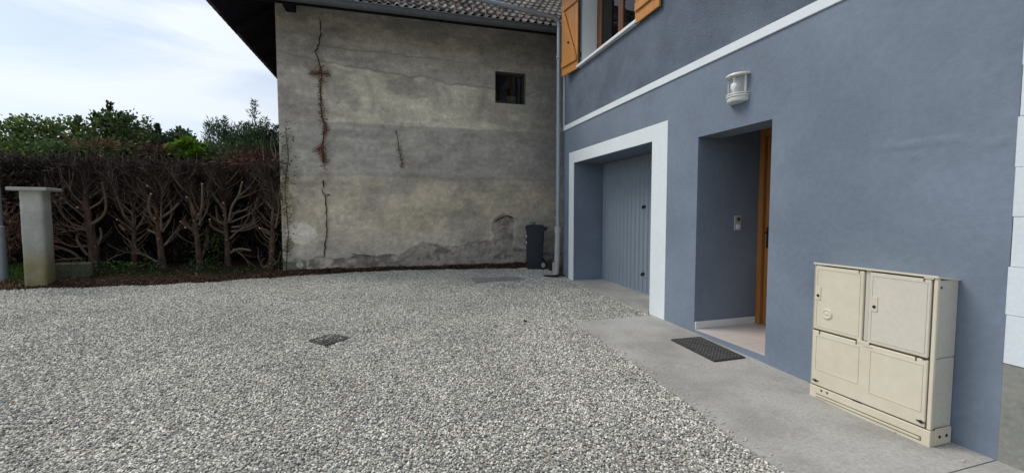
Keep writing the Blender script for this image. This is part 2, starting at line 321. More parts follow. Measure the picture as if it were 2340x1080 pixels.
tr_ = gn.new('GeometryNodeSetPosition'); ro = gn.new('FunctionNodeRandomValue'); ro.data_type = 'FLOAT_VECTOR'; ro.inputs[0].default_value = (0, 0, .0); ro.inputs[1].default_value = (0, 0, .012); ro.inputs['Seed'].default_value = 4
gl.new(dist.outputs[0], tr_.inputs['Geometry']); gl.new(ro.outputs[0], tr_.inputs['Offset'])
gl.new(tr_.outputs[0], iop.inputs['Points']); gl.new(sm_.outputs[0], iop.inputs['Instance']); gl.new(rs.outputs[0], iop.inputs['Scale']); gl.new(rr.outputs[0], iop.inputs['Rotation'])
jn = gn.new('GeometryNodeJoinGeometry'); gl.new(gi.outputs[0], jn.inputs[0]); gl.new(iop.outputs[0], jn.inputs[0]); gl.new(jn.outputs[0], go.inputs[0])
md = bed.modifiers.new('stones', 'NODES'); md.node_group = ng
# concrete pavement along the house
def slab_poly(name, poly_fn, ys, th, m):
    mb = MB(); vs = []
    for y in ys:
        x0, x1 = poly_fn(y); z = gz(0, y)+.008
        vs += [(x0, y, z), (x1, y, z), (x0, y, z-th), (x1, y, z-th)]
    fs = []
    for k in range(len(ys)-1):
        b = k*4; fs += [(b, b+1, b+5, b+4), (b+2, b, b+4, b+6), (b+1, b+3, b+7, b+5)]
    fs += [(0, 2, 3, 1), (4*len(ys)-4, 4*len(ys)-3, 4*len(ys)-1, 4*len(ys)-2)]
    return mb.add(vs, fs).build(name, m)
pav_m = MT['concrete']
tag(slab_poly('pavement', lambda y: (float(slab_x(y)), 3.157), [1.352+.1*i for i in range(31)]+[4.385], .1, pav_m), kind='structure')
tag(slab_poly('pavement', lambda y: (float(slab_x(y)), 3.157), [-3+.2*i for i in range(22)]+[1.345], .1, pav_m), kind='structure')

# stray pebbles kicked onto the concrete and the garage threshold
ps = MB(); r_s = random.Random(12); k = 0
while k < 230:
    y = r_s.uniform(1.2, 4.37); x = float(slab_x(y))+abs(r_s.gauss(0, .035))+(r_s.uniform(0, 1.0) if r_s.random() < .10 else 0); z = gz(x, y)+.008
    if k > 150: y = r_s.uniform(4.6, 6.5); x = 3.15+abs(r_s.gauss(0, .10)); z = .118+(y-4.48)*.0222
    a = r_s.uniform(.004, .009); ps.lathe([(0, -a*.5), (a*.9, -a*.2), (a, .15*a), (a*.6, .5*a), (0, .65*a)], (x, y, z+a*.4), 6); k += 1
so_ = ps.build('stray_pebbles', mat('pebble', (.42, .41, .38), .85, .5, 14, 60)); tag(so_, 'stray pebbles scattered along the pavement edge', 'pebbles', kind='stuff')
# ------------------------------------------------------------------ blue house
FX = 3.158
HOUSE = empty('blue_house', (FX, 7.18, 0))
tag(HOUSE, 'blue grey rendered house with white bands, garage and recessed doorway', 'house')
HO = Vector((-FX, -7.18, 0))
def hb(mb): mb.v = [(p[0]-FX, p[1]-7.18, p[2]) for p in mb.v]; return mb      # house children are built in world numbers, stored relative to its base
def hpart(name, m, mb, parent=None, smooth=False): return hb(mb).build(name, m, parent or HOUSE, smooth)
def lin(a, b, st): n = max(1, int(round((b-a)/st))); return list(np.linspace(a, b, n+1))
def facade(name, y0, y1, z0, z1, holes, m, step, disp):
    ycuts = sorted({y0, y1, *[h[0] for h in holes], *[h[1] for h in holes]}); zcuts = sorted({z0, z1, *[h[2] for h in holes], *[h[3] for h in holes]})
    ycuts = [c for c in ycuts if y0 <= c <= y1]; zcuts = [c for c in zcuts if z0 <= c <= z1]
    ys = []; zs = []
    for a, b in zip(ycuts, ycuts[1:]): ys += lin(a, b, step)[:-1]
    ys.append(y1)
    for a, b in zip(zcuts, zcuts[1:]): zs += lin(a, b, step)[:-1]
    zs.append(z1)
    ys = np.array(ys); zs = np.array(zs); Y, Z = np.meshgrid(ys, zs); ed = np.full(Y.shape, 9.)
    for h in holes+[(y0, y0, z0, z1), (y1, y1, z0, z1)]:
        dy = np.maximum(np.maximum(h[0]-Y, Y-h[1]), 0); dz = np.maximum(np.maximum(h[2]-Z, Z-h[3]), 0); ed = np.minimum(ed, np.hypot(dy, dz))
    X = FX-disp(Y, Z)*sm(0, .08, ed)
    V = np.stack([X.ravel()-FX, Y.ravel()-7.18, Z.ravel()], 1); ny, nz = len(ys), len(zs)
    i, j = np.meshgrid(np.arange(ny-1), np.arange(nz-1)); yc = (ys[i]+ys[i+1])/2; zc = (zs[j]+zs[j+1])/2; keep = np.ones(i.shape, bool)
    for h in holes: keep &= ~((yc > h[0]) & (yc < h[1]) & (zc > h[2]) & (zc < h[3]))
    a = (j*ny+i)[keep]; F = np.stack([a, a+ny, a+ny+1, a+1], 1)
    return np_mesh(name, V, F, m, HOUSE, True)
GAR = (4.478, 6.735, -.2, 2.235); DOOR = (2.806, 3.688, .1, 2.153); WIN = (4.86, 6.47, 3.845, 5.15)
def disp_low(Y, Z):
    d = .006*fbm(Y*2.2, Z*2.2, 4, 11)
    c = 1.785+.02*np.sin(Y*7)+.03*(fbm(Y*14, Y*0, 3, 6)-.5)-.05*(Y-1.6)*(Y > 1.8)          # raised line of patched render
    w = .010*np.exp(-((Z-c)/.009)**2)*sm(2.15, 1.9, Y)*sm(1.5, 1.62, Y)*(.4+.9*fbm(Y*9, Z*2, 3, 2))
    w += .010*np.exp(-((Z-1.73-.01*np.sin(Y*20))/.010)**2)*sm(1.52, 1.42, Y)*(.3+fbm(Y*12, Z*3, 2, 8))
    w += .010*np.exp(-(((Y-1.79)/.02)**2+((Z-1.70)/.018)**2))
    rag = .010*sm(1.50, 1.36, Y)*(fbm(Y*26, Z*26, 3, 4)-.4)*sm(1.5, 1.9, Z)
    return d+w+rag+.004*sm(.55, .35, np.hypot((Y-2.2)*.7, Z-1.25))
facade('wall', 1.345, 7.19, -.2, 2.87, [GAR, DOOR], MT['blue'], .022, disp_low)
facade('wall', 1.345, 7.19, 2.955, 5.7, [WIN], MT['blue_rough'], .045, lambda Y, Z: .008*fbm(Y*3, Z*3, 4, 21))
mb = MB(); mb.box(3.14, 3.3, 1.345, 7.19, 2.87, 2.955, b=.003); hpart('white_band', MT['white'], mb)
mb = MB(); mb.box(3.145, 3.2, 7.165, 7.215, 2.955, 5.7); hpart('corner_trim', MT['white'], mb)
# end walls, back and floor of the shell
mb = MB(); mb.box(3.16, 9.5, 7.19, 7.21, -.2, 2.95); mb.box(3.16, 9.5, 7.19, 7.21, 2.952, 5.7); mb.box(9.5, 9.6, -3, 7.2, -.2, 5.7); mb.box(3.4, 9.5, -3.1, -3, -.2, 5.7)
hpart('wall', MT['blue'], mb)
# corner pilaster: painted blocks over a bare cement plinth
mb = MB(); z = .549; hgt = [.262, .256, .264, .258, .262, .26, .258, .262, .26, .262, .26, .26, .26, .26, .26, .26, .26, .26, .26]
mb2 = MB(); mb2.box(3.154, 3.5, .50, 1.3445, -.3, .546, b=.003); mb2.box(3.175, 3.5, 1.30, 1.42, -.3, .54); mb2.box(3.19, 3.5, -3, .498, -.3, 5.7); hpart('plinth', MT['plinth'], mb2)
for k, h in enumerate(hgt):
    mb.box(3.150-.0015*(k % 2), 3.5, .52, 1.343+.004*math.sin(k*2.1), z+.0008, z+h-.0008, b=.002); z += h
hpart('corner_pilaster', MT['white_block'], mb)
# garage recess
mb = MB()
mb.box(3.16, 3.9, 6.737, 6.9, -.2, 2.4); mb.box(3.16, 3.9, 4.3, 4.476, -.2, 2.4); mb.box(3.16, 3.9, 4.477, 6.736, 2.237, 2.4)
hpart('garage_recess', MT['blue'], mb)
mb = MB(); mb.box(3.146, 3.165, 4.18, 4.476, -.1, 2.433, b=.002); mb.box(3.146, 3.165, 6.737, 6.93, -.1, 2.433, b=.002); mb.box(3.146, 3.165, 4.477, 6.736, 2.237, 2.433, b=.002)
hpart('white_surround', MT['white'], mb)
mb = MB(); per = .112; y = 4.482; pts = []
while y < 6.73:      # vertical trapezoidal ribs
    for dy, dx in ((0, 0), (.046, 0), (.058, .016), (.098, .016), (per, 0)):
        if y+dy < 6.733: pts.append((3.722+dx, y+dy))
    y += per
vs = [(x, yy, .125) for x, yy in pts]+[(x, yy, 2.235) for x, yy in pts]; n = len(pts)
mb.add(vs, [(i, n+i, n+i+1, i+1) for i in range(n-1)])
gd = hpart('garage_door', MT['garage'], mb)
for q in ((.118, .15), (2.19, 2.232)): mb = MB(); mb.box(3.712, 3.745, 4.482, 6.733, *q, b=.003); hpart('door_rail', MT['garage'], mb, gd)
for zz in (1.455, .437):
    mb = MB(); mb.lathe([(0, 3.70), (.020, 3.70), (.024, 3.706), (.024, 3.722)], (0, 5.45, zz), 14, 'x'); mb.box(3.672, 3.70, 5.443, 5.457, zz-.035, zz+.012, b=.003)
    hpart('handle', MT['black'], mb, gd, True)
mb = MB(); mb.prism([(4.48, -.2), (6.735, -.2), (6.735, .168), (4.48, .118)], 3.13, 3.9)
hpart('threshold', MT['concrete'], mb)
# doorway recess
mb = MB(); mb.box(3.16, 4.08, 3.69, 3.9, -.2, 2.4); mb.box(3.16, 4.3, 2.6, 2.804, -.2, 2.4)
mb.box(3.16, 3.46, 2.805, 3.689, 2.155, 2.4); mb.box(3.46, 4.3, 2.805, 3.689, 2.30, 2.4)
mb.box(3.4, 3.46, 2.806, 3.688, 2.40, 2.45)
hpart('doorway_recess', MT['blue'], mb)
mb = MB(); mb.box(3.160, 4.2, 2.807, 3.687, .0, .098); hpart('step', MT['blue'], mb)
mb = MB(); yy = 2.807
for r in range(3):
    for q in range(4):
        mb.box(3.163+.33*q, 3.163+.33*q+.326, 2.809+.293*r, 2.809+.293*r+.290, .099, .106, b=.001)
hpart('floor_tiles', MT['tilefloor'], mb)
mb = MB(); mb.box(3.165, 3.98, 3.674, 3.689, .107, .185, b=.002); hpart('skirting', MT['sill'], mb)
mb = MB(); mb.box(3.985, 4.07, 3.63, 3.689, .107, 2.30, b=.004); mb.box(3.985, 4.07, 2.807, 3.629, 2.2, 2.298, b=.004); hpart('door_frame', MT['doorwood'], mb)
mb = MB(); mb.box(4.025, 4.065, 3.50, 3.624, .112, 2.195, b=.003); mb.box(4.025, 4.065, 2.81, 2.93, .112, 2.195, b=.003)
for z0, z1 in ((.112, .30), (1.12, 1.27), (2.06, 2.195)): mb.box(4.026, 4.064, 2.932, 3.498, z0, z1, b=.003)
mb.box(4.038, 4.056, 2.93, 3.50, .29, 2.07)
fd = hpart('front_door', MT['doorwood'], mb)
mb = MB(); mb.box(4.014, 4.026, 3.555, 3.598, .97, 1.20, b=.003); mb.tube([(4.02, 3.577, 1.14), (3.975, 3.577, 1.14), (3.965, 3.565, 1.14), (3.965, 3.46, 1.135)], .009, 8)
hpart('door_handle', MT['black'], mb, fd, True)
mb = MB(); mb.box(4.075, 4.12, 2.7, 3.72, .0, 2.4); hpart('door_backing', MT['doorwood_dark'], mb, fd)
# first-floor window
mb = MB(); mb.box(3.16, 3.5, 6.472, 6.6, 3.86, 5.2); mb.box(3.16, 3.5, 4.7, 4.858, 3.86, 5.2); mb.box(3.16, 3.5, 4.859, 6.471, 5.152, 5.3); hpart('window_reveal', MT['white'], mb)
mb = MB(); mb.box(3.18, 3.50, 4.6, 6.6, 3.70, 3.799); hpart('window_reveal', MT['white'], mb)
win = empty('window', (0, 0, 0)); win.parent = HOUSE
mb = MB(); mb.box(3.095, 3.5, 4.80, 6.55, 3.800, 3.848, b=.006); hpart('window_sill', MT['sill'], mb, win)
mb = MB()
mb.box(3.43, 3.50, 6.36, 6.471, 3.85, 5.15, b=.006); mb.box(3.43, 3.50, 4.86, 4.96, 3.85, 5.15, b=.006)
mb.box(3.43, 3.50, 4.961, 6.359, 3.85, 3.95, b=.006); mb.box(3.43, 3.50, 4.961, 6.359, 5.05, 5.15, b=.006)
hpart('window_frame', MT['winwood'], mb, win)
for (a, b) in ((4.963, 5.70), (5.705, 6.357)):
    mb = MB(); mb.box(3.415, 3.47, a, a+.062, 3.952, 5.048, b=.006); mb.box(3.415, 3.47, b-.062, b, 3.952, 5.048, b=.006)
    mb.box(3.416, 3.469, a+.063, b-.063, 3.952, 4.02, b=.006); mb.box(3.416, 3.469, a+.063, b-.063, 4.98, 5.048, b=.006)
    s = hpart('window_sash', MT['winwood'], mb, win)
    mb = MB(); mb.box(3.438, 3.444, a+.055, b-.055, 4.01, 4.99); hpart('pane', MT['glass'], mb, win)
mb = MB(); n = 60
vs = [(3.56+.012*math.sin(i*.9), 5.66+.72*i/n, z) for z in (3.86, 5.1) for i in range(n+1)]
mb.add(vs, [(i, i+1, n+2+i, n+1+i) for i in range(n)]); hpart('curtain', MT['curtain'], mb, win, True)
# shutters hang on the wall: hinged leaf = boards, two ledges, a brace, straps
def shutter(hy, ang, sgn):
    """hinge at (3.13, hy); ang = swing off the wall; sgn=+1 leaf runs away from the camera"""
    e = empty('shutter'); e.parent = HOUSE; e.location = (3.135-FX, hy-7.18, 3.79); e.rotation_euler = (0, 0, ang)
    mb = MB(); w = .50; nb = 5
    for k in range(nb):
        a, b = sgn*(w*k/nb+.001), sgn*(w*(k+1)/nb-.001)
        mb.box(-.030, -.004, min(a, b), max(a, b), 0, 1.38, b=.0025)
    mb.build('board_panel', MT['shutter'], e)
    for z0 in (.14, 1.10):
        MB().box(-.055, -.031, min(0, sgn*w)+.02, max(0, sgn*w)-.02, z0, z0+.105, b=.004).build('ledge', MT['shutter'], e)
    mb = MB(); p, q = (.07, .25), (.43, 1.095); dx = .035
    pol = [(sgn*(p[0]-dx), p[1]), (sgn*(p[0]+dx), p[1]), (sgn*(q[0]+dx), q[1]), (sgn*(q[0]-dx), q[1])]
    mb.prism(pol if sgn < 0 else pol[::-1], -.053, -.031); mb.build('brace', MT['shutter'], e)
    for z0 in (.215, 1.17):
        mb = MB(); mb.box(.0, .012, min(0, sgn*.3), max(0, sgn*.3), z0, z0+.03); mb.tube([(-.0, -sgn*.012, z0-.03), (0, -sgn*.012, z0+.07)], .013, 8); mb.box(-.01, .022, -sgn*.03-.012, -sgn*.03+.012, z0, z0+.045); mb.build('hinge', MT['black'], e)
    mb = MB(); mb.lathe([(0, -.040), (.016, -.040), (.016, -.031)], (0, sgn*.27, .52), 10, 'x'); mb.box(-.047, -.04, sgn*.27-.008, sgn*.27+.03, .51, .535); mb.build('catch', MT['black'], e)
    MB().box(-.031, -.003, min(sgn*-.004, 0), max(sgn*-.004, 0), 0, 1.38).build('edge', MT['shutter_dark'], e)
    return e
s1 = shutter(6.53, math.radians(9), 1); s1['label'] = 'open pine shutter left of the window'
s2 = shutter(4.825, 0, -1); s2['label'] = 'open pine shutter right of the window, cut by the picture top'
# roof with overhanging eave, its gutter and downpipe (above the picture, shades the facade)
mb = MB(); mb.prism([(-3.4, 5.75), (7.7, 5.75), (7.7, 5.85), (-3.4, 5.85)], 2.3, 9.8); hpart('roof', MT['darkwood'], mb)
PX, PY = 3.052, 7.2
mb = MB()
mb.tube([(1.3, 7.2, 5.04), (1.46, 7.2, 5.03), (2.2, 7.2, 4.965), (2.90, 7.2, 4.905), (2.985, 7.2, 4.885), (3.035, 7.2, 4.84), (3.056, 7.2, 4.77), (3.056, 7.2, 4.6), (3.052, 7.2, 2.9), (3.050, 7.2, 1.03)], .041, 14)
dp = hpart('downpipe', MT['zinc'], mb, None, True)
mb = MB(); mb.tube([(1.3, 7.2, 5.03), (1.3, 7.2, 5.8)], .05, 12); hpart('pipe_bend', MT['zinc'], mb, dp, True)
mb = MB(); mb.tube([(3.049, 7.2, 1.10), (3.045, 7.2, .85), (3.035, 7.2, .42), (3.02, 7.2, .25), (2.985, 7.2, .15)], [.050, .05, .05, .055, .06], 14)
mb.tube([(3.049, 7.2, 1.00), (3.049, 7.2, 1.11)], .062, 14); hpart('pipe_socket', MT['oldpipe'], mb, dp, True)
mb = MB(); mb.box(2.955, 3.00, 7.17, 7.24, .1, .44, b=.01); hpart('pipe_shoe', MT['oldpipe'], mb, dp)
for zz in (2.90, 4.2): mb = MB(); mb.lathe([(.043, -.015), (.05, -.015), (.05, .015), (.043, .015)], (3.053, 7.2, zz), 14); mb.box(3.09, 3.16, 7.19, 7.2, zz-.012, zz+.012); hpart('pipe_collar', MT['oldpipe'], mb, dp)
# ------------------------------------------------------------------ wall lamp above the doorway
LM = empty('wall_lamp', (3.158, 3.16, 2.36)); tag(LM, 'white bulkhead lantern above the recessed doorway', 'wall lamp')
A0, A1 = math.pi/2, 3*math.pi/2      # half round, flat against the wall
def half(prof, n=20): return MB().lathe(prof, (-.004, 0, 0), n, 'z', A0, A1)
half([(0, .285), (.06, .283), (.112, .268), (.118, .258), (.118, .250), (.10, .246), (0, .246)]).build('lamp_cap', MT['lampwhite'], LM, True)
half([(.076, .246), (.078, .2), (.078, .10), (.076, .078)]).build('lamp_glass', MT['lampglass'], LM, True)
half([(0, .078), (.088, .078), (.098, .070), (.104, .052), (.104, .026), (.098, .018), (.06, .012), (0, .010)]).build('lamp_base', MT['lampwhite'], LM, True)
for zz in (.088, .066):
    h = half([(.104, zz-.005), (.112, zz-.005), (.112, zz+.005), (.104, zz+.005), (.104, zz-.005)]); h.build('guard_ring', MT['lampwhite'], LM)
mb = MB(); mb.box(-.016, -.002, -.085, .085, .03, .25, b=.003); mb.build('backplate', MT['lampwhite'], LM)
for a in (A0+.35, A0+1.57, A1-.35):
    mb = MB(); x, y = .104*math.cos(a)-.004, .104*math.sin(a); mb.tube([(x, y, .045), (x, y, .255)] if abs(a-A0-1.57) > .1 else [(x, y, .045), (x, y, .09)], .004, 6); mb.build('guard_bar', MT['lampwhite'], LM)
mb = MB(); mb.lathe([(0, .215), (.028, .205), (.043, .18), (.046, .155), (.036, .12), (.02, .09), (.02, .075)], (-.045, 0.0, 0), 16); mb.build('bulb', MT['sill'], LM, True)
# ------------------------------------------------------------------ bell switch
SW = empty('doorbell', (3.70, 3.689, 1.245)); tag(SW, 'small grey double doorbell plate on the doorway side wall', 'doorbell')
MB().box(-.045, .045, -.012, 0, -.082, .082, b=.003).build('switch_plate', MT['switch'], SW)
MB().box(-.030, .030, -.018, -.0125, .012, .068, b=.002).build('button', MT['hub'], SW)
MB().box(-.014, .016, -.021, -.0185, .03, .06, b=.001).build('name_window', MT['black'], SW)
MB().lathe([(0, -.016), (.026, -.016), (.030, -.0125)], (0, 0, -.04), 18, 'y').build('socket_disc', MT['sill'], SW)
# ------------------------------------------------------------------ door mat
MM = mat('mat_rubber', (.05, .05, .05), .75, .3, 10, 80)
mb = MB(); a = [Vector(p) for p in ((2.745, 3.533), (3.096, 3.522), (3.083, 2.939), (2.739, 2.938))]
def mz(x, y): return gz(x, y)+.008
P = lambda u, v: (lambda q: (q.x, q.y, mz(q.x, q.y)))( (a[0]*(1-u)+a[1]*u)*(1-v)+(a[3]*(1-u)+a[2]*u)*v )
mp = []
MS = mat('mat_studs', (.10, .10, .098), .8, .25, 10, 80)
def slab(u0, u1, v0, v1, h0, h1):
    c = [P(u0, v0), P(u1, v0), P(u1, v1), P(u0, v1)]; mb.add([(x, y, z+h0) for x, y, z in c]+[(x, y, z+h1) for x, y, z in c], [(0, 3, 2, 1), (4, 5, 6, 7), (0, 1, 5, 4), (1, 2, 6, 5), (2, 3, 7, 6), (3, 0, 4, 7)])
slab(0, 1, 0, 1, .001, .007)
for e in ((0, 1, 0, .025), (0, 1, .975, 1), (0, .05, .025, .975), (.95, 1, .025, .975)): slab(*e, .0075, .013)
nu, nv = 8, 15; mb.cur = 1
for i in range(nu):
    for j in range(nv):
        u0, v0 = .055+.89*i/nu, .03+.94*j/nv
        slab(u0+.022, u0+.89/nu-.022, v0+.012, v0+.94/nv-.012, .0075, .0145)
o = mb.build('doormat', [MM, MS]); tag(o, 'black rubber checkered doormat on the concrete before the doorstep', 'doormat')
# ------------------------------------------------------------------ meter cabinet
def extra(name): pass
CX = 2.961; CAB = empty('meter_cabinet', (CX, 1.89, 0)); tag(CAB, 'weathered cream electricity meter cabinet with four compartments against the blue wall', 'meter cabinet')
def cb(name, m, *a, b=.003, p=None):
    mb = MB(); mb.box(*a, b=b); mb.v = [(x-CX, y-1.89, z) for x, y, z in mb.v]; return mb.build(name, m, p or CAB)
Y0, Y1, XB = 1.537, 2.245, 3.15
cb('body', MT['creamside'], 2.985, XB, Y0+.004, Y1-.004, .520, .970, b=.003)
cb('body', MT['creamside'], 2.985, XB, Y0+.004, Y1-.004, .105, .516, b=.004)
mb = MB(); mb.prism([(2.957, .985), (3.155, .962), (3.155, .972), (2.957, .998)], Y0-.003, Y1+.002, 'y'); mb.v = [(x-CX, y-1.89, z) for x, y, z in mb.v]; mb.build('top_cover', MT['cream'], CAB)
cb('base', MT['cream'], 2.963, XB+.0, Y0-.002, Y1+.002, .003, .100, b=.003)
cb('base', MT['cream'], 3.0, 3.135, Y0-.007, Y0-.002, .012, .112, b=.002)
# front frame strips
cb('frame_strip', MT['cream'], 2.966, 2.986, Y0, Y0+.020, .105, .985)
cb('frame_strip', MT['cream'], 2.966, 2.986, Y1-.006, Y1, .105, .985)
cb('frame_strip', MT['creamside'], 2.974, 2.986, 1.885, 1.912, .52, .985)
cb('joint', MT['gap'], 2.972, 2.9845, Y0+.02, Y1-.006, .503, .518)
cb('joint', MT['gap'], 2.970, 2.984, Y0+.02, Y1-.006, .100, .108)
cb('joint', MT['gap'], 2.974, 2.9845, Y0+.0205, Y0+.027, .108, .984)
def door(name, m, y0, y1, z0, z1, panels, ridge=True):
    d = cb(name, m, 2.9625, 2.982, y0, y1, z0, z1, b=.004)
    for (a, b, c, e) in panels:     # raised bead around a flush field
        mb = MB(); w = .005
        for q in ((a, b, c, c+w), (a, b, e-w, e), (a, a+w, c+w, e-w), (b-w, b, c+w, e-w)): mb.box(2.9598, 2.9624, *q)
        mb.v = [(x-CX, y-1.89, z) for x, y, z in mb.v]; mb.build('bead', m, d)
    return d
d1 = door('door', MT['cream'], 1.916, 2.236, .517, .974, [(1.935, 2.222, .540, .957)]); d1['label'] = 'yellowed upper left cabinet door with round moulded disc'
d2 = door('door', MT['cream_white'], 1.566, 1.882, .517, .974, [(1.582, 1.868, .540, .957)]); d2['label'] = 'paler upper right cabinet door'
d3 = door('flap', MT['cream'], 1.564, 2.238, .109, .504, [(1.583, 1.862, .195, .475), (1.925, 2.215, .225, .475)])
def lockp(y, z, p, plate=True):
    if plate: cb('lock_plate', MT['cream'], 2.9585, 2.962, y-.018, y+.022, z-.03, z+.065, b=.001, p=p)
    mb = MB(); mb.lathe([(0, 2.955), (.009, 2.955), (.0105, 2.958)], (0, y, z), 12, 'x'); mb.v = [(a-CX, b-1.89, c) for a, b, c in mb.v]; mb.build('lock', MT['black'], p)
lockp(2.208, .762, d1); lockp(1.848, .757, d2); lockp(2.205, .142, d3, False); lockp(1.580, .139, d3, False)
for (y, z) in ((2.205, .142), (1.580, .139)): cb('lock_lug', MT['gap'], 2.9595, 2.9622, y-.022, y+.022, z-.005, z+.005, b=0, p=d3)
mb = MB(); mb.lathe([(0, 2.954), (.012, 2.954), (.016, 2.957), (.022, 2.957), (.026, 2.954), (.034, 2.955), (.038, 2.9622)], (0, 2.141, .642), 24, 'x'); mb.v = [(a-CX, b-1.89, c) for a, b, c in mb.v]; mb.build('moulded_disc', MT['cream'], d1, True)
# hinge tabs and the central clasp between the rows
for (y, z) in ((1.945, .972), (1.60, .972), (1.945, .500), (1.62, .500), (2.19, .497)): cb('hinge_tab', MT['gap'], 2.9600, 2.9635, y-.003, y+.003, z-.014, z+.014, b=0)
cb('hinge_plate', MT['cream'], 2.9590, 2.9625, 1.555, 1.60, .975, .985, b=.001)
cb('hinge_plate', MT['cream'], 2.9590, 2.9655, 1.868, 1.94, .500, .521, b=.001); cb('hinge_plate', MT['cream'], 2.9590, 2.9655, 1.85, 1.905, .489, .4995, b=.001)
cb('hinge_plate', MT['black'], 2.9590, 2.9625, 1.572, 1.592, .505, .512, b=.001)
# skirting grooves and bolts
cb('groove', MT['gap'], 2.9605, 2.9625, 1.58, 2.195, .046, .0505, b=0); cb('groove', MT['gap'], 2.9605, 2.9625, 1.58, 2.195, .026, .029, b=0); cb('groove', MT['gap'], 2.9605, 2.9625, 1.577, 1.580, .026, .0505, b=0)
cb('rib', MT['cream'], 2.9590, 2.9625, 1.585, 2.19, .030, .045, b=.001)
for y in (2.12, 2.16):
    mb = MB(); mb.lathe([(0, 2.959), (.006, 2.959), (.008, 2.962)], (0, y, .083), 10, 'x'); mb.v = [(a-CX, b-1.89, c) for a, b, c in mb.v]; mb.build('bolt', MT['gap'], CAB)
for x in (3.035, 3.095):
    mb = MB(); mb.lathe([(0, Y0-.010), (.008, Y0-.010), (.010, Y0-.007)], (x, 0, .062), 10, 'y'); mb.v = [(a-CX, b-1.89, c) for a, b, c in mb.v]; mb.build('bolt', MT['black'], CAB)
mb = MB(); mb.lathe([(0, Y0-.0), (.007, Y0-.0), (.007, Y0+.004)], (3.0, 0, .93), 10, 'y'); mb.v = [(a-CX, b-1.89, c) for a, b, c in mb.v]; mb.build('screw', MT['gap'], CAB)
for (y, w, z) in ((1.93, .06, .108),): cb('stain', MT['black'], 2.9602, 2.9622, y-w/2, y+w/2, z-.002, z+.004, b=0)
# ------------------------------------------------------------------ wheelie bin
BN = empty('wheelie_bin', (2.96, 8.17, gz(3, 8.1)+.012)); tag(BN, 'dark grey two wheeled rubbish bin standing in the corner by the downpipe', 'bin')
mb = MB()
def ring(x0, x1, y0, y1, z, r=.03, n=4):
    pts = []
    for (cx, cy, a0) in ((x1-r, y1-r, 0), (x0+r, y1-r, 90), (x0+r, y0+r, 180), (x1-r, y0+r, 270)):
        for k in range(n+1): a = math.radians(a0+90*k/n); pts.append((cx+r*math.cos(a), cy+r*math.sin(a), z))
    return pts
rs_ = [ring(-.225, .15, -.185, .185, .0), ring(-.235, .17, -.19, .19, .03), ring(-.245, .175, -.20, .20, .25), ring(-.25, .215, -.225, .225, .80), ring(-.262, .235, -.235, .235, .80), ring(-.262, .235, -.235, .235, .845), ring(-.25, .22, -.225, .225, .85)]
m = len(rs_[0]); vs = [p for r in rs_ for p in r]
fs = [(i*m+j, i*m+(j+1) % m, (i+1)*m+(j+1) % m, (i+1)*m+j) for i in range(len(rs_)-1) for j in range(m)]+[tuple(range(m))[::-1]]
mb.add(vs, fs); mb.build('body', MT['bin'], BN, True)
mb = MB(); rl = [ring(-.275, .25, -.245, .245, .842), ring(-.275, .25, -.245, .245, .872), ring(-.24, .20, -.21, .21, .905), ring(-.15, .12, -.14, .14, .918)]
vs = [p for r in rl for p in r]; mb.add(vs, [(i*m+j, i*m+(j+1) % m, (i+1)*m+(j+1) % m, (i+1)*m+j) for i in range(3) for j in range(m)]+[tuple(range(3*m, 4*m)), tuple(range(m))[::-1]])
mb.build('lid', MT['bin'], BN, True)
mb = MB(); mb.tube([(.22, -.2, .80), (.285, -.2, .835), (.295, -.18, .86), (.295, .18, .86), (.285, .2, .835), (.22, .2, .80)], .016, 8); mb.build('handle', MT['bin'], BN, True)
mb = MB(); mb.tube([(.175, -.24, .1), (.175, .24, .1)], .012, 8); mb.build('axle', MT['black'], BN)
for y in (-.225, .225):
    mb = MB(); mb.lathe([(.05, -.025), (.09, -.025), (.1, -.015), (.1, .015), (.09, .025), (.05, .025)], (.185, y, .1), 24, 'y'); w = mb.build('wheel', MT['rubber'], BN, True)
    mb = MB(); mb.lathe([(0, -.028), (.018, -.030), (.03, -.024), (.052, -.026), (.055, -.02), (.055, .02), (.052, .026), (0, .028)], (.185, y, .1), 20, 'y'); mb.build('hub', MT['hub'], w, True)
for z in (.69, .56): MB().box(-.268, -.246, -.21, -.17, z-.025, z+.025, b=.006).build('label_tag', MT['sill'], BN)
BN.scale = (.78, .9, 1); BN.rotation_euler = (0, 0, math.radians(-17))
pot = MB(); pot.lathe([(0, 0), (.04, 0), (.052, .05), (.048, .055), (.03, .06), (0, .062)], (0, 0, 0), 16); po = pot.build('plastic_tub', mat('tub_green', (.08, .19, .17), .4, .1), None, True); po.location = (2.88, 8.1, gz(3, 8.1)+.012+.919)
tag(po, 'small green tub sitting on the rubbish bin lid', 'tub')
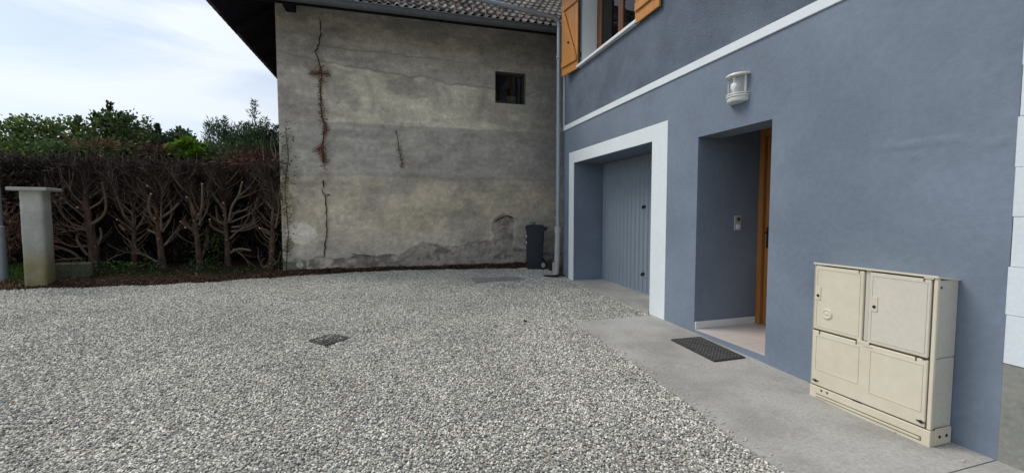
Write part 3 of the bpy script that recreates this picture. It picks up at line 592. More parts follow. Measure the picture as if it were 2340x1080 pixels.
# ------------------------------------------------------------------ drain grate, cover, debris
gx, gy = -.583, 4.49; DG = empty('drain_grate', (gx, gy, gz(gx, gy)+.002), math.radians(41.5)); tag(DG, 'small dark iron drain grate sunk in the open gravel', 'drain grate')
MB().box(-.155, .155, -.145, .145, -.08, -.05).build('sump', MT['black'], DG)
mb = MB(); w = .015
mb.box(-.155, .155, -.155, -.155+w, -.05, .006); mb.box(-.155, .155, .155-w, .155, -.05, .006); mb.box(-.155, -.155+w, -.139, .139, -.05, .006); mb.box(.155-w, .155, -.139, .139, -.05, .006); mb.build('rim', MT['rust'], DG)
mb = MB()
for k in range(6): x = -.139+.0464*(k+.5); mb.box(x-.008, x+.008, -.139, .139, -.02, .004)
mb.box(-.139, .139, -.01, .01, -.021, .0035); mb.build('bar_grid', MT['rust'], DG)
DG.scale = (.9, .9, 1)
cv = MB(); cv.box(-.45, .45, -.25, .25, -.02, .004, b=.003); cv.box(-.42, .42, -.22, .22, .0045, .007, b=.001); c = cv.build('inspection_cover', MT['lidsteel']); c.location = (1.88, 7.26, gz(1.7, 7.3)-.004); c.rotation_euler = (0, 0, .06)
tag(c, 'flat grey inspection cover half buried in gravel near the barn', 'cover')
mb = MB(); mb.tube([(2.80, 7.28, 0), (2.86, 7.17, .004), (2.97, 7.10, .006), (3.08, 7.10, .02), (3.14, 7.08, .01)], [.012, .018, .022, .018, .012], 8); o = mb.build('hose_piece', MT['rubber'], None, True); o.location = (0, 0, gz(3, 7.2)+.02)
tag(o, 'short black curved hose lying at the foot of the downpipe', 'hose')
def leaf_obj(name, x, y, s, m, label, cat):
    mb = MB()
    for k in range(7):
        a = k*.9; mb.add([(0, 0, .006), (s*math.cos(a), s*math.sin(a), .012+.01*(k % 3)), (s*1.2*math.cos(a+.35), s*1.2*math.sin(a+.35), .008), (s*.8*math.cos(a+.6), s*.8*math.sin(a+.6), .02)], [(0, 1, 2, 3)])
    mb.lathe([(0, 0), (s*.5, .004), (s*.55, .012), (s*.3, .022), (0, .026)], (0, 0, 0), 9); o = mb.build(name, m, None); o.location = (x, y, gz(x, y)+.006); tag(o, label, cat); return o
leaf_obj('pine_cone', 1.514, 4.53, .022, mat('cone_brown', (.03, .022, .016), .9, .2), 'small dark cone lying on the gravel near the pavement end', 'cone')
# ------------------------------------------------------------------ gate pillar, lamp post, low wall
PI_ = empty('gate_pillar', (-5.29, 8.42, .17)); tag(PI_, 'round topped grey concrete gate pillar with a flat cap, mossy at its foot', 'pillar')
def pil_mat():
    m = mat('pillar_weathered', (.40, .40, .375), .92, .14, 4, 60, .6, 60, bdist=.006, attr=True); return m
nb = 40; hz = 64; ang = np.linspace(0, 2*np.pi, nb, endpoint=False); zz = np.linspace(-.05, 1.54, hz); A, Z = np.meshgrid(ang, zz)
# square section with well rounded corners, slightly rough
sq = 1/((np.abs(np.cos(A))**6+np.abs(np.sin(A))**6)**(1/6)); rad = .138*sq*(1-.004*Z)+.006*(fbm(A*4, Z*6, 4, 31)-.5)
rad = rad-.006*np.exp(-((Z-1.24)/.008)**2)-.005*np.exp(-((Z-1.385)/.008)**2)
Vp = np.stack([(rad*np.cos(A)).ravel(), (rad*np.sin(A)).ravel(), Z.ravel()], 1)
i, j = np.meshgrid(np.arange(nb), np.arange(hz-1)); a = (j*nb+i).ravel(); b = (j*nb+(i+1) % nb).ravel(); Fp = np.stack([a, b, b+nb, a+nb], 1)
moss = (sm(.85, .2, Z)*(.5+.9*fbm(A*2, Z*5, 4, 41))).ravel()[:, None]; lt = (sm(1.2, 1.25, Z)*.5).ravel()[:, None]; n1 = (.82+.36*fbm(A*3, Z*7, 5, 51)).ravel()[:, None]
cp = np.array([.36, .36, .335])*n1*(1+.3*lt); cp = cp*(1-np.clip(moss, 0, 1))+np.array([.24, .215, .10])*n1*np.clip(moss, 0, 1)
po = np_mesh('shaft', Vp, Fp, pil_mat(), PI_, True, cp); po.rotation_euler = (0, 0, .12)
MB().box(-.225, .225, -.215, .215, 1.54, 1.592, b=.008).build('cap', MT['stone_l'], PI_).rotation_euler = (0, 0, .12)
mb = MB(); mb.box(-.36, .16, -.09, .09, -.05, .36, b=.02); o = mb.build('low_wall', MT['mossy']); o.location = (-4.98, 8.85, .17); tag(o, 'short low cement wall end in the shade right of the gate pillar', 'wall')
LP = MB(); LP.tube([(0, 0, 0), (0, 0, 1.0), (0, 0, 1.02), (0, 0, 3.05)], [.085, .08, .06, .05], 16); o = LP.build('lamp_post', MT['zinc'], None, True); o.location = (-5.905, 8.62, .15)
tag(o, 'grey metal post at the left edge beside the gate pillar', 'post')
TREES=[(0.115,[(0,[(-5.2,9.55,0.26),(-5.21,9.55,0.66),(-5.25,9.55,1.11),(-5.28,9.55,1.57),(-5.26,9.55,2.01),(-5.23,9.55,2.33),(-5.21,9.55,2.57)]),(0,[(-5.3,9.55,1.09),(-5.43,9.48,1.16),(-5.54,9.42,1.3),(-5.6,9.35,1.54),(-5.61,9.29,1.7)]),(0,[(-5.31,9.55,1.29),(-5.39,9.43,1.45),(-5.49,9.31,1.63),(-5.51,9.18,1.77)]),(0,[(-5.3,9.55,1.52),(-5.43,9.52,1.67),(-5.49,9.48,1.86),(-5.56,9.45,2.04),(-5.54,9.42,2.23)]),(1,[(-5.24,9.55,1.15),(-5.03,9.47,1.28),(-4.91,9.39,1.45),(-4.87,9.31,1.69),(-4.85,9.22,1.91)]),(0,[(-5.23,9.55,1.45),(-5.0,9.45,1.59),(-4.87,9.35,1.79),(-4.71,9.25,1.95),(-4.67,9.15,2.2)]),(0,[(-5.26,9.55,1.91),(-5.32,9.51,2.1),(-5.36,9.46,2.24),(-5.32,9.42,2.45)]),(0,[(-5.25,9.55,1.96),(-5.23,9.69,2.1),(-5.26,9.83,2.31)]),(1,[(-5.3,9.55,0.59),(-5.46,9.61,0.81),(-5.52,9.68,0.93),(-5.52,9.74,0.98)]),(1,[(-5.18,9.55,0.71),(-5.13,9.63,0.93),(-5.18,9.71,1.09)]),(1,[(-5.27,9.55,0.36),(-5.37,9.46,0.55),(-5.44,9.37,0.68),(-5.65,9.28,0.81)]),(0,[(-5.38,9.55,0.54),(-5.65,9.54,0.53),(-5.85,9.53,0.51)]),(0,[(-5.32,9.55,1.06),(-5.46,9.44,1.11),(-5.6,9.32,1.21)]),(1,[(-5.29,9.55,1.39),(-5.24,9.24,1.47)]),(0,[(-5.18,9.55,0.29),(-4.89,9.37,0.52),(-4.57,9.18,0.65)]),(0,[(-5.29,9.55,0.76),(-5.47,9.41,0.78),(-5.63,9.27,0.98)]),(0,[(-5.23,9.55,1.64),(-5.08,9.65,1.82),(-4.88,9.74,1.91),(-4.83,9.84,2.17)]),(1,[(-5.29,9.55,1.71),(-5.46,9.76,1.72)]),(1,[(-5.22,9.55,0.66),(-5.31,9.75,0.8)]),(0,[(-5.28,9.55,1.25),(-5.45,9.61,1.06),(-5.72,9.68,1.06),(-5.91,9.74,1.16)])]),
(0.065,[(0,[(-4.57,9.5,0.19),(-4.57,9.5,0.65),(-4.55,9.5,1.15),(-4.56,9.5,1.35),(-4.52,9.5,1.6),(-4.5,9.5,1.82),(-4.5,9.5,2.15),(-4.51,9.5,2.49)]),(1,[(-4.58,9.5,1.04),(-4.63,9.35,1.18),(-4.66,9.2,1.25)]),(0,[(-4.56,9.5,1.35),(-4.67,9.45,1.5),(-4.74,9.4,1.64),(-4.8,9.35,1.88),(-4.8,9.3,2.17)]),(1,[(-4.57,9.5,1.5),(-4.61,9.53,1.65),(-4.63,9.55,1.81)]),(0,[(-4.53,9.5,1.1),(-4.45,9.57,1.17),(-4.35,9.64,1.23)]),(1,[(-4.5,9.5,1.8),(-4.5,9.62,1.88),(-4.51,9.73,1.86)]),(0,[(-4.53,9.5,0.84),(-4.45,9.63,0.97),(-4.44,9.75,1.04)]),(0,[(-4.56,9.5,1.15),(-4.64,9.37,1.35),(-4.71,9.25,1.81),(-4.75,9.12,2.01)]),(1,[(-4.7,9.5,1.05),(-4.79,9.53,1.15)]),(0,[(-4.53,9.5,1.05),(-4.39,9.54,1.35),(-4.31,9.59,1.71)]),(0,[(-4.51,9.5,1.7),(-4.4,9.48,2.02),(-4.35,9.45,2.34)]),(0,[(-4.55,9.5,2.02),(-4.59,9.35,2.18),(-4.52,9.19,2.45)]),(0,[(-4.48,9.5,1.7),(-4.32,9.43,1.85)])]),
(0.08,[(0,[(-4.05,9.35,0.18),(-4.09,9.35,0.65),(-4.11,9.35,1.02),(-4.12,9.35,1.3),(-4.14,9.35,1.52),(-4.13,9.35,1.82),(-4.11,9.35,2.14),(-4.14,9.35,2.44)]),(1,[(-4.12,9.35,1.15),(-4.16,9.22,1.33),(-4.13,9.1,1.54),(-4.03,8.97,1.71)]),(0,[(-4.12,9.35,1.37),(-4.24,9.5,1.55),(-4.27,9.65,1.76)]),(0,[(-4.05,9.35,1.02),(-3.93,9.41,1.3),(-3.96,9.47,1.6),(-4.01,9.53,1.89),(-3.89,9.59,2.17)]),(1,[(-4.1,9.35,1.25),(-3.88,9.34,1.42),(-3.77,9.34,1.55)]),(1,[(-4.12,9.35,1.75),(-4.16,9.14,1.86)]),(1,[(-4.1,9.35,1.77),(-4.04,9.49,1.91),(-4.01,9.63,2.07)]),(1,[(-4.12,9.35,0.97),(-4.28,9.36,1.06)]),(0,[(-4.02,9.35,0.77),(-3.91,9.48,0.99),(-3.78,9.61,1.14)]),(0,[(-4.12,9.35,1.65),(-4.05,9.43,1.85),(-4.05,9.5,2.16),(-4.11,9.58,2.47)]),(0,[(-4.13,9.35,1.9),(-4.18,9.33,2.04),(-4.18,9.31,2.38)]),(0,[(-4.07,9.35,1.05),(-4.02,9.29,1.57),(-3.93,9.23,1.84)]),(0,[(-4.15,9.35,0.45),(-4.34,9.36,0.58),(-4.47,9.38,0.63)]),(0,[(-4.15,9.35,1.6),(-4.27,9.3,1.66),(-4.35,9.24,1.88)]),(1,[(-4.13,9.35,1.25),(-4.02,9.03,1.28)])]),
(0.075,[(0,[(-3.46,9.35,0.15),(-3.49,9.35,0.68),(-3.51,9.35,1.04),(-3.55,9.35,1.3),(-3.58,9.35,1.55),(-3.61,9.35,1.78),(-3.62,9.35,2.03),(-3.6,9.35,2.41)]),(1,[(-3.55,9.35,1.04),(-3.63,9.25,1.12),(-3.67,9.14,1.21)]),(0,[(-3.47,9.35,1.14),(-3.35,9.4,1.4),(-3.31,9.45,1.66),(-3.3,9.5,1.92),(-3.26,9.55,2.19)]),(1,[(-3.45,9.35,1.25),(-3.32,9.14,1.52),(-3.23,8.93,1.9)]),(0,[(-3.61,9.35,1.73),(-3.73,9.21,1.94),(-3.74,9.07,2.13),(-3.68,8.94,2.35)]),(1,[(-3.58,9.35,1.65),(-3.57,9.4,1.9)]),(1,[(-3.55,9.35,1.04),(-3.6,9.12,1.1)]),(0,[(-3.45,9.35,1.14),(-3.39,9.34,1.48),(-3.32,9.34,1.6),(-3.29,9.33,1.76)]),(0,[(-3.62,9.35,1.96),(-3.7,9.31,2.15),(-3.72,9.28,2.44)]),(0,[(-3.6,9.35,2.01),(-3.44,9.26,2.2),(-3.38,9.17,2.49)]),(0,[(-3.48,9.35,0.37),(-3.42,9.52,0.72),(-3.36,9.7,0.87)]),(1,[(-3.52,9.35,1.35),(-3.53,9.2,1.6),(-3.53,9.06,1.66)]),(1,[(-3.49,9.35,1.25),(-3.42,9.23,1.35)])]),
(0.075,[(0,[(-3.02,9.4,0.12),(-3.02,9.4,0.61),(-3.03,9.4,1.03),(-3.04,9.4,1.24),(-3.04,9.4,1.66),(-3.03,9.4,1.84),(-3.01,9.4,2.18),(-3.01,9.4,2.49)]),(1,[(-2.98,9.4,1.18),(-2.89,9.3,1.48),(-2.74,9.21,1.71),(-2.64,9.11,1.96)]),(0,[(-2.94,9.4,1.35),(-2.68,9.43,1.45),(-2.44,9.46,1.67)]),(0,[(-2.94,9.4,1.19),(-2.59,9.29,1.35),(-2.33,9.17,1.56)]),(0,[(-2.8,9.4,1.69),(-2.59,9.32,1.87),(-2.37,9.23,2.16)]),(1,[(-3.05,9.4,1.45),(-3.22,9.45,1.69),(-3.28,9.5,1.87),(-3.31,9.55,2.19)]),(0,[(-3.03,9.4,1.79),(-3.14,9.3,1.94),(-3.19,9.21,2.18)]),(0,[(-3.04,9.4,1.84),(-3.17,9.4,2.12),(-3.2,9.4,2.43)]),(1,[(-3.07,9.4,1.17),(-3.21,9.54,1.22),(-3.28,9.67,1.51)]),(1,[(-3.05,9.4,0.98),(-3.19,9.22,1.09),(-3.17,9.03,1.25)]),(0,[(-2.96,9.4,0.88),(-2.74,9.2,1.04),(-2.48,9.0,1.14)]),(1,[(-2.97,9.4,0.59),(-2.79,9.27,0.67),(-2.55,9.13,0.65)]),(0,[(-2.85,9.4,1.64),(-2.58,9.45,1.75),(-2.48,9.51,1.83),(-2.3,9.56,1.85)]),(0,[(-3.01,9.4,1.92),(-2.88,9.42,2.08),(-2.7,9.44,2.35)]),(0,[(-2.93,9.4,1.09),(-2.64,9.27,1.14),(-2.37,9.14,1.3)]),(1,[(-3.03,9.4,1.53),(-3.0,9.21,1.56)]),(0,[(-2.94,9.4,1.01),(-2.64,9.25,1.04),(-2.41,9.09,1.14)]),(0,[(-2.92,9.4,0.66),(-2.78,9.36,0.56),(-2.68,9.32,0.45)])]),
(0.085,[(0,[(-2.17,8.85,0.17),(-2.11,8.85,0.64),(-2.09,8.85,1.15),(-2.07,8.85,1.65),(-2.09,8.85,1.98),(-2.12,8.85,2.09)]),(0,[(-2.12,8.85,2.09),(-2.06,8.71,2.26),(-1.93,8.57,2.42),(-1.94,8.43,2.69)]),(0,[(-2.1,8.85,2.03),(-2.28,8.9,2.18),(-2.38,8.96,2.4)]),(1,[(-2.06,8.85,2.05),(-1.99,8.98,2.08),(-1.94,9.12,2.16)]),(1,[(-2.09,8.85,1.9),(-2.27,9.16,1.99)]),(1,[(-2.06,8.85,1.61),(-2.03,8.92,1.64),(-2.01,8.99,1.64)]),(1,[(-2.05,8.85,1.33),(-1.99,9.01,1.36),(-1.89,9.17,1.47)]),(0,[(-2.04,8.85,1.09),(-1.93,8.63,1.4),(-1.88,8.41,1.64)]),(1,[(-2.12,8.85,0.98),(-2.18,8.74,1.05),(-2.25,8.63,1.09)]),(1,[(-2.08,8.85,0.97),(-2.06,9.17,0.95)]),(1,[(-2.09,8.85,1.45),(-2.21,9.02,1.58)]),(0,[(-2.12,8.85,2.09),(-2.18,8.79,2.32),(-2.18,8.73,2.63)]),(0,[(-2.07,8.85,2.28),(-1.99,9.0,2.35),(-1.99,9.15,2.6)]),(1,[(-2.09,8.85,1.79),(-2.14,8.9,1.81)]),(1,[(-2.09,8.85,1.23),(-2.1,9.05,1.24)]),(0,[(-2.02,8.85,2.43),(-2.05,8.74,2.59),(-2.0,8.63,2.77)]),(0,[(-2.1,8.85,0.38),(-1.96,8.55,0.46)]),(0,[(-2.17,8.85,0.38),(-2.27,8.82,0.34),(-2.29,8.79,0.47),(-2.21,8.76,0.52)])])]
# ------------------------------------------------------------------ old barn
BARN = empty('old_barn', (2.87, 8.607, 0), math.radians(-1.5)); tag(BARN, 'old barn with cracked grey plaster wall and tiled roof behind the yard', 'barn')
st = .02; U0, U1, ZT = -4.78, 2.6, 5.46
us = np.arange(U0, 1.2, st); us = np.append(us, np.arange(1.2, U1, .2)); zs = np.arange(-.1, ZT, st)
HW = (-.655, .015, 3.68, 4.335)      # window opening u0,u1,z0,z1
for k, v in ((0, HW[0]), (1, HW[1])): us[np.argmin(abs(us-v))] = v
for v in HW[2:]: zs[np.argmin(abs(zs-v))] = v
Ug, Zg = np.meshgrid(us, zs); x, z = Ug.ravel(), Zg.ravel()
big = fbm(x*.9, z*1.1, 5, 61); med = fbm(x*3.2, z*4.5, 5, 71); fin = fbm(x*14, z*17, 4, 81); hor = fbm(x*2.2, z*14, 4, 91)
base = np.array([.57, .525, .455]); col = base*(.73+.54*med)[:, None]
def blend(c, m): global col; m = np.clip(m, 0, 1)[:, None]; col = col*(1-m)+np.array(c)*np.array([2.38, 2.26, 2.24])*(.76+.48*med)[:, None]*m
edge1 = 4.30-.085*np.clip(x+4.7, 0, 4)+.20*(fbm(x*2.5, x*0, 5, 12)-.5)      # old patch line high on the wall
edge2 = 3.10-.01*x*0+.05*(fbm(x*3, x*0+4, 4, 13)-.5); edge3 = 2.10+.06*(fbm(x*2.4, x*0+9, 4, 14)-.5)
R_ = sm(-4.10, -4.0, x)
blend((.325, .315, .255), sm(edge2-.01, edge2+.02, z)*sm(edge1+.02, edge1-.04, z)*R_*sm(1.6, -.6, x)*(.55+.6*big))
blend((.26, .25, .225), sm(edge1-.02, edge1+.05, z)*.5)
blend((.20, .20, .185), sm(edge2+.02, edge2-.01, z)*sm(edge3-.05, edge3+.02, z)*(.5+.5*big))
blend((.255, .235, .18), sm(edge3+.02, edge3-.10, z)*sm(.6, 1.2, z)*(.4+.9*fbm(x*1.3, z*1.8, 4, 15)))
blend((.13, .13, .12), np.exp(-((z-2.08+.03*np.sin(x*3))/.06)**2)*sm(-2.6, -1.9, x)*sm(-.3, -1.0, x)*(fin*1.3))
blend((.14, .137, .125), sm(-1.3, .4, x)*sm(.44, .62, big*.5+med*.5)*.8)
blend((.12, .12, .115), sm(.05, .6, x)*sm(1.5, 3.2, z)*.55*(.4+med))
blend((.11, .11, .105), np.exp(-((x+.9-.25*(z-3.8))/.10)**2)*sm(3.1, 3.5, z)*sm(4.3, 4.0, z)*.6*(.3+fin))     # streak left of the window
blend((.15, .145, .135), sm(.50, .64, fbm(x*1.6, z*2.6, 6, 33))*.55)
for (cx, a_, zz0, zz1) in ((-3.2, .05, 3.2, 4.2), (-2.4, .09, 2.2, 3.1), (-1.7, .06, 3.3, 4.1), (-.5, .09, 2.1, 3.4), (-2.9, .05, .9, 1.9)):
    blend((.16, .155, .14), np.exp(-((x-cx-.1*np.sin(z*4))/a_)**2)*sm(zz0, zz0+.3, z)*sm(zz1, zz1-.3, z)*.4*fin*2)
# fallen plaster at the foot
low = np.interp(x, [-4.8, -4.45, -4.2, -3.6, -2.9, -2.5, -2.35, -2.0, -1.75, -1.35, -1.25, -.85, -.72, -.66, -.3, .1, 1.5], [.42, .44, .52, .50, .50, .58, .72, .74, .66, .64, .74, .76, .70, .62, .62, .5, .45])+.16*(fbm(x*6, z*8, 5, 16)-.5)
lowm = sm(low+.012, low-.012, z)
pat = np.interp(z, [.5, .75, 1.0, 1.15, 1.27, 1.32], [.24, .20, .24, .24, .17, .03])+.05*(fbm(x*6, z*6, 4, 17)-.5)
patm = sm(pat+.012, pat-.012, np.abs(x+.47+.12*(fbm(x*3, z*4, 4, 27)-.5)))*sm(.5, .55, z)*sm(1.36, 1.32, z)
hole = np.maximum(lowm, patm)
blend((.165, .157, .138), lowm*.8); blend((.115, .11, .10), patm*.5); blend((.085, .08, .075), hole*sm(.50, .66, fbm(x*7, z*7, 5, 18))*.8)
blend((.30, .29, .26), lowm*sm(.58, .66, fbm(x*5, z*7, 4, 19))*sm(-3.2, -4.2, x)*.7)
el_ = np.hypot((x+4.45)/.25, (z-.98)/.21)+.5*(fbm(x*7, z*7, 4, 20)-.5); blend((.34, .335, .30), sm(1.05, .93, el_)*(1-hole)*.85)
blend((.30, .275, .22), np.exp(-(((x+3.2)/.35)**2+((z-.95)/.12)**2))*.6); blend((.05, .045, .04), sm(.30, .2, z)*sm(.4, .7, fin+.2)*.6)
blend((.10, .10, .095), np.exp(-((z-edge1)/.016)**2)*(.3+.9*fin)*sm(1.2, .2, x)*.8)
blend((.13, .13, .12), np.exp(-((z-edge3)/.015)**2)*fin*.6)
blend((.06, .075, .03), sm(-4.3, -4.75, x)*sm(3.1, 2.2, z)*sm(.5, .62, fbm(x*9, z*9, 4, 22))*.7)
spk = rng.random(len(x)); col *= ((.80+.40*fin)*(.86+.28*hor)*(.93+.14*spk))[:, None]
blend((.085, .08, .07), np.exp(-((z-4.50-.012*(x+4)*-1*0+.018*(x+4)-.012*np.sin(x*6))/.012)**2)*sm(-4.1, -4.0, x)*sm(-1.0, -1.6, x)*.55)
# relief (towards the viewer is -y)
y = -(.018*(med-.5)+.012*(fin-.5)+.02*(big-.5))
y += .020*hole+hole*.045*(fbm(x*8, z*8, 5, 23)-.5)+.006*R_*sm(edge2+.01, edge2-.01, z)
y -= .005*sm(1.0, .95, el_)
e2 = sm(0, .06, np.minimum(np.abs(x-U0), 1)); wn = np.maximum(np.maximum(HW[0]-x, x-HW[1]), np.maximum(HW[2]-z, z-HW[3])); y = y*np.clip(sm(0, .05, wn), 0, 1)*e2
V = np.stack([x, y, z], 1); nx = len(us); i, j = np.meshgrid(np.arange(nx-1), np.arange(len(zs)-1))
uc = (us[i]+us[i+1])/2; zc = (zs[j]+zs[j+1])/2; keep = ~((uc > HW[0]) & (uc < HW[1]) & (zc > HW[2]) & (zc < HW[3])); a = (j*nx+i)[keep]; F = np.stack([a, a+1, a+nx+1, a+nx], 1)
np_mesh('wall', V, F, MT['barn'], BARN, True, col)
mb = MB(); mb.box(U0, U0+.4, .01, 11, -.2, 5.44); mb.box(2.5, 2.7, .01, 11, -.2, 5.44); mb.box(U0+.4, 2.5, 10.8, 11, -.2, 5.44); mb.build('wall', MT['barnside'], BARN)
# window: reveal, frame, pane, dim room behind
wn_ = empty('window'); wn_.parent = BARN; wn_.location = (HW[0], 0, HW[2]); w_, h_ = HW[1]-HW[0], HW[3]-HW[2]
mb = MB(); mb.box(-.12, 0, -.005, .24, -.1, h_+.1); mb.box(w_, w_+.12, -.004, .24, -.1, h_+.1); mb.box(0, w_, -.004, .24, h_, h_+.1); mb.box(0, w_, -.004, .24, -.1, 0); mb.v = [(a, b+.012, c) for a, b, c in mb.v]; mb.build('window_reveal', MT['barnside'], wn_)
mb = MB()
for q in ((0, w_, 0, .05), (0, w_, h_-.04, h_), (0, .045, .051, h_-.041), (w_-.045, w_, .051, h_-.041)): mb.box(q[0]+.003, q[1]-.003, .10, .15, q[2], q[3], b=.004)
mb.build('window_frame', MT['frame_dark'], wn_)
MB().box(.0481, w_-.0481, .120, .126, .05, h_-.04).build('pane', MT['glass'], wn_)
mb = MB(); mb.box(-.3, w_+.5, 1.4, 1.45, -.5, h_+.5); mb.box(-.32, -.3, .25, 1.4, -.5, h_+.5); mb.box(w_+.5, w_+.52, .25, 1.4, -.5, h_+.5); mb.box(-.3, w_+.5, .25, 1.4, h_+.5, h_+.52); mb.box(-.3, w_+.5, .25, 1.4, -.52, -.5); mb.build('dark_room', MT['frame_dark'], wn_)
MB().box(.30, .5, .16, .3, .05, .21, b=.01).build('stored_box', MT['plinth'], wn_)
MB().box(.04, .3, .16, .2, .05, .09, b=.01).build('stored_board', MT['plinth'], wn_)
# cracks as thin dark clefts
cm = mat('crack_dark', (.022, .02, .018), 1, .2)
def crack(pts, w, seed=0, name='crack'):
    r = random.Random(seed); P = []
    for (a, b), (c, d) in zip(pts, pts[1:]):
        n = max(2, int(math.hypot(c-a, d-b)/.05))
        for k in range(n): t = k/n; P.append((a+(c-a)*t+r.uniform(-.014, .014), b+(d-b)*t+r.uniform(-.01, .01)))
    P.append(pts[-1]); mb = MB(); vs = []
    for k, (a, b) in enumerate(P):
        q = P[min(k+1, len(P)-1)]; p = P[max(k-1, 0)]; dx, dz = q[0]-p[0], q[1]-p[1]; l = math.hypot(dx, dz) or 1; ww = w*(.5+r.random())*(.3 if k in (0, len(P)-1) else 1)/2
        vs += [(a-dz/l*ww, -.026, b+dx/l*ww), (a+dz/l*ww, -.026, b-dx/l*ww), (a-dz/l*ww, .0, b+dx/l*ww), (a+dz/l*ww, .0, b-dx/l*ww)]
    fs = []
    for k in range(len(P)-1): b = k*4; fs += [(b, b+1, b+5, b+4), (b, b+4, b+6, b+2), (b+1, b+3, b+7, b+5)]
    return mb.add(vs, fs).build(name, cm, BARN)
crack([(-4.03, 5.02), (-4.01, 4.8), (-4.06, 4.5), (-4.115, 4.40), (-4.05, 4.2), (-4.03, 4.05)], .010, 1)
crack([(-4.05, 3.9), (-4.04, 3.25), (-3.99, 3.0), (-4.05, 2.6), (-4.03, 2.3)], .012, 2)
crack([(-4.03, 2.0), (-4.04, 1.85)], .016, 3); crack([(-4.07, 1.85), (-4.02, 1.70), (-4.0, 1.63), (-4.0, 1.0), (-4.03, .8), (-4.04, .60), (-4.07, .5)], .013, 4)
crack([(-4.0, 1.70), (-3.92, 1.72)], .014, 5); crack([(-.66, 1.15), (-.6, 1.24), (-.42, 1.31), (-.26, 1.26)], .02, 8)
crack([(-3.55, .56), (-3.2, .52)], .01, 9)
# roof: interlocking wave tiles modelled as relief
def tile_col(n, dark=1.0, seed=0):
    return None
tm = mat('roof_tile', (.1, .09, .085), .85, .25, 3, 50, .6, 60, attr=True, bdist=.01, spec=.2)
def tile_plane(name, ex, ey, ez, ux, uy, vx, vy, length, run, slope, hip0, hip1, seed, per=.15, course=.37, res=.018, amp=.030):
    """eave origin (ex,ey,ez); u along the eave, v horizontal uphill"""
    s = np.arange(0, length, res); nC = int(run/math.cos(slope)/course); t = []
    for c in range(nC): t += [c*course+.0005, c*course+.012, c*course+.10, c*course+.22, (c+1)*course-.0005]
    t = np.array(t); Sg, Tg = np.meshgrid(s, t); ci = np.floor(Tg/course); fr = Tg/course-ci
    shift = 0; ph = 2*np.pi*(Sg+shift)/per; wav = amp*(np.maximum(np.sin(ph), -.35))
    ti = np.floor(Sg/per); ti = np.floor(Sg/(2*per)); r1 = vnoise(ti*7.13+.5, ci*3.7+.5, seed); r2 = vnoise(ti*3.3+9.5, ci*5.9+.2, seed+5)
    h = wav+.045*(1-fr)+.014*(r1-.5); Hh = Tg*np.cos(slope)
    X = ex+ux*Sg+vx*(Hh-h*math.sin(slope)); Y = ey+uy*Sg+vy*(Hh-h*math.sin(slope)); Z = ez+Tg*math.sin(slope)+h*math.cos(slope)
    n = len(s); i, j = np.meshgrid(np.arange(n-1), np.arange(len(t)-1)); sc = Sg[j, i]; hc = Hh[j, i]; keep = (sc > hc*hip0) & (sc < length-hc*hip1)
    a = (j*n+i)[keep]; F = np.stack([a, a+1, a+n+1, a+n], 1)
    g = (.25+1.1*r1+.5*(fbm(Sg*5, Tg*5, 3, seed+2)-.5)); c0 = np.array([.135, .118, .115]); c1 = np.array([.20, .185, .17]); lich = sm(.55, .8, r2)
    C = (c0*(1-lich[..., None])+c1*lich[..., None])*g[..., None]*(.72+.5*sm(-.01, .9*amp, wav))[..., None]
    return np_mesh(name, np.stack([X, Y, Z], -1).reshape(-1, 3), F, tm, BARN, False, C.reshape(-1, 3))
SL = math.radians(36)
EZ, EY, EX = 4.95, -.90, -5.66
tile_plane('roof', EX, EY, EZ, 1, 0, 0, 1, 8.6, 6.2, SL, 1, 0, 5)
tile_plane('roof', EX-.05, EY+12.6, EZ-.05, 0, -1, 1, 0, 12.6, 5.2, SL, 1, 1, 6, per=.20, res=.022, amp=.055)
# boarded underside and rafters of the overhang
mb = MB(); r = 6.0; dz = r*math.tan(SL)
mb.add([(EX+.03, EY+.04, EZ-.055), (EX+.03, EY+12.6, EZ-.055), (EX+r, EY+12.6-r, EZ-.055+dz), (EX+r, EY+r, EZ-.055+dz)], [(0, 1, 2, 3)])
mb.add([(EX+.03, EY+.03, EZ-.06), (2.7, EY+.03, EZ-.06), (2.7, EY+r, EZ-.06+dz), (EX+r, EY+r, EZ-.06+dz)], [(3, 2, 1, 0)])
mb.build('soffit', MT['darkwood'], BARN)
for k in range(13):
    yy = .5+k*.9; mb = MB(); M = Matrix.Translation((EX+.12, yy, EZ-.13)) @ Matrix.Rotation(-SL, 4, 'Y'); mb.box(0, 1.15, -.045, .045, -.05, .05, M=M); mb.build('rafter', MT['darkwood'], BARN)
MB().box(-4.60, -4.43, -.47, .05, 5.06, 5.22, b=.01).build('beam_end', MT['darkwood'], BARN)
mb = MB(); mb.box(-5.6, 2.6, -.80, -.76, 4.86, 4.985); mb.build('fascia', MT['darkwood'], BARN)
# half round gutter along the eave
mb = MB(); n = 10; rr_ = .075; x0, x1 = -5.6, 2.6; vs = []
ring_ = [(-.93+rr_*math.cos(math.pi+math.pi*k/n), 4.925+rr_*1.15*math.sin(math.pi+math.pi*k/n)) for k in range(n+1)]
ring_ = [(ring_[0][0]-.012, ring_[0][1]+.01), (ring_[0][0]-.014, ring_[0][1]-.006)]+ring_
vs = [(x0, a, b) for a, b in ring_]+[(x1, a, b) for a, b in ring_]; m = len(ring_); mb.add(vs, [(i, i+1, m+i+1, m+i) for i in range(m-1)]); mb.add([(x0, a, b) for a, b in ring_], [tuple(range(m))])
gt = mb.build('gutter', MT['gutter'], BARN, True)
for x in np.arange(-3.2, 2.4, 1.55):
    mb = MB(); mb.add([(x+dx, a-.002*(1 if a < -.93 else -1), b-.003) for dx in (0, .05) for a, b in ring_], [(i, i+1, m+i+1, m+i) for i in range(m-1)]); mb.build('gutter_clip', MT['gutter'], gt)
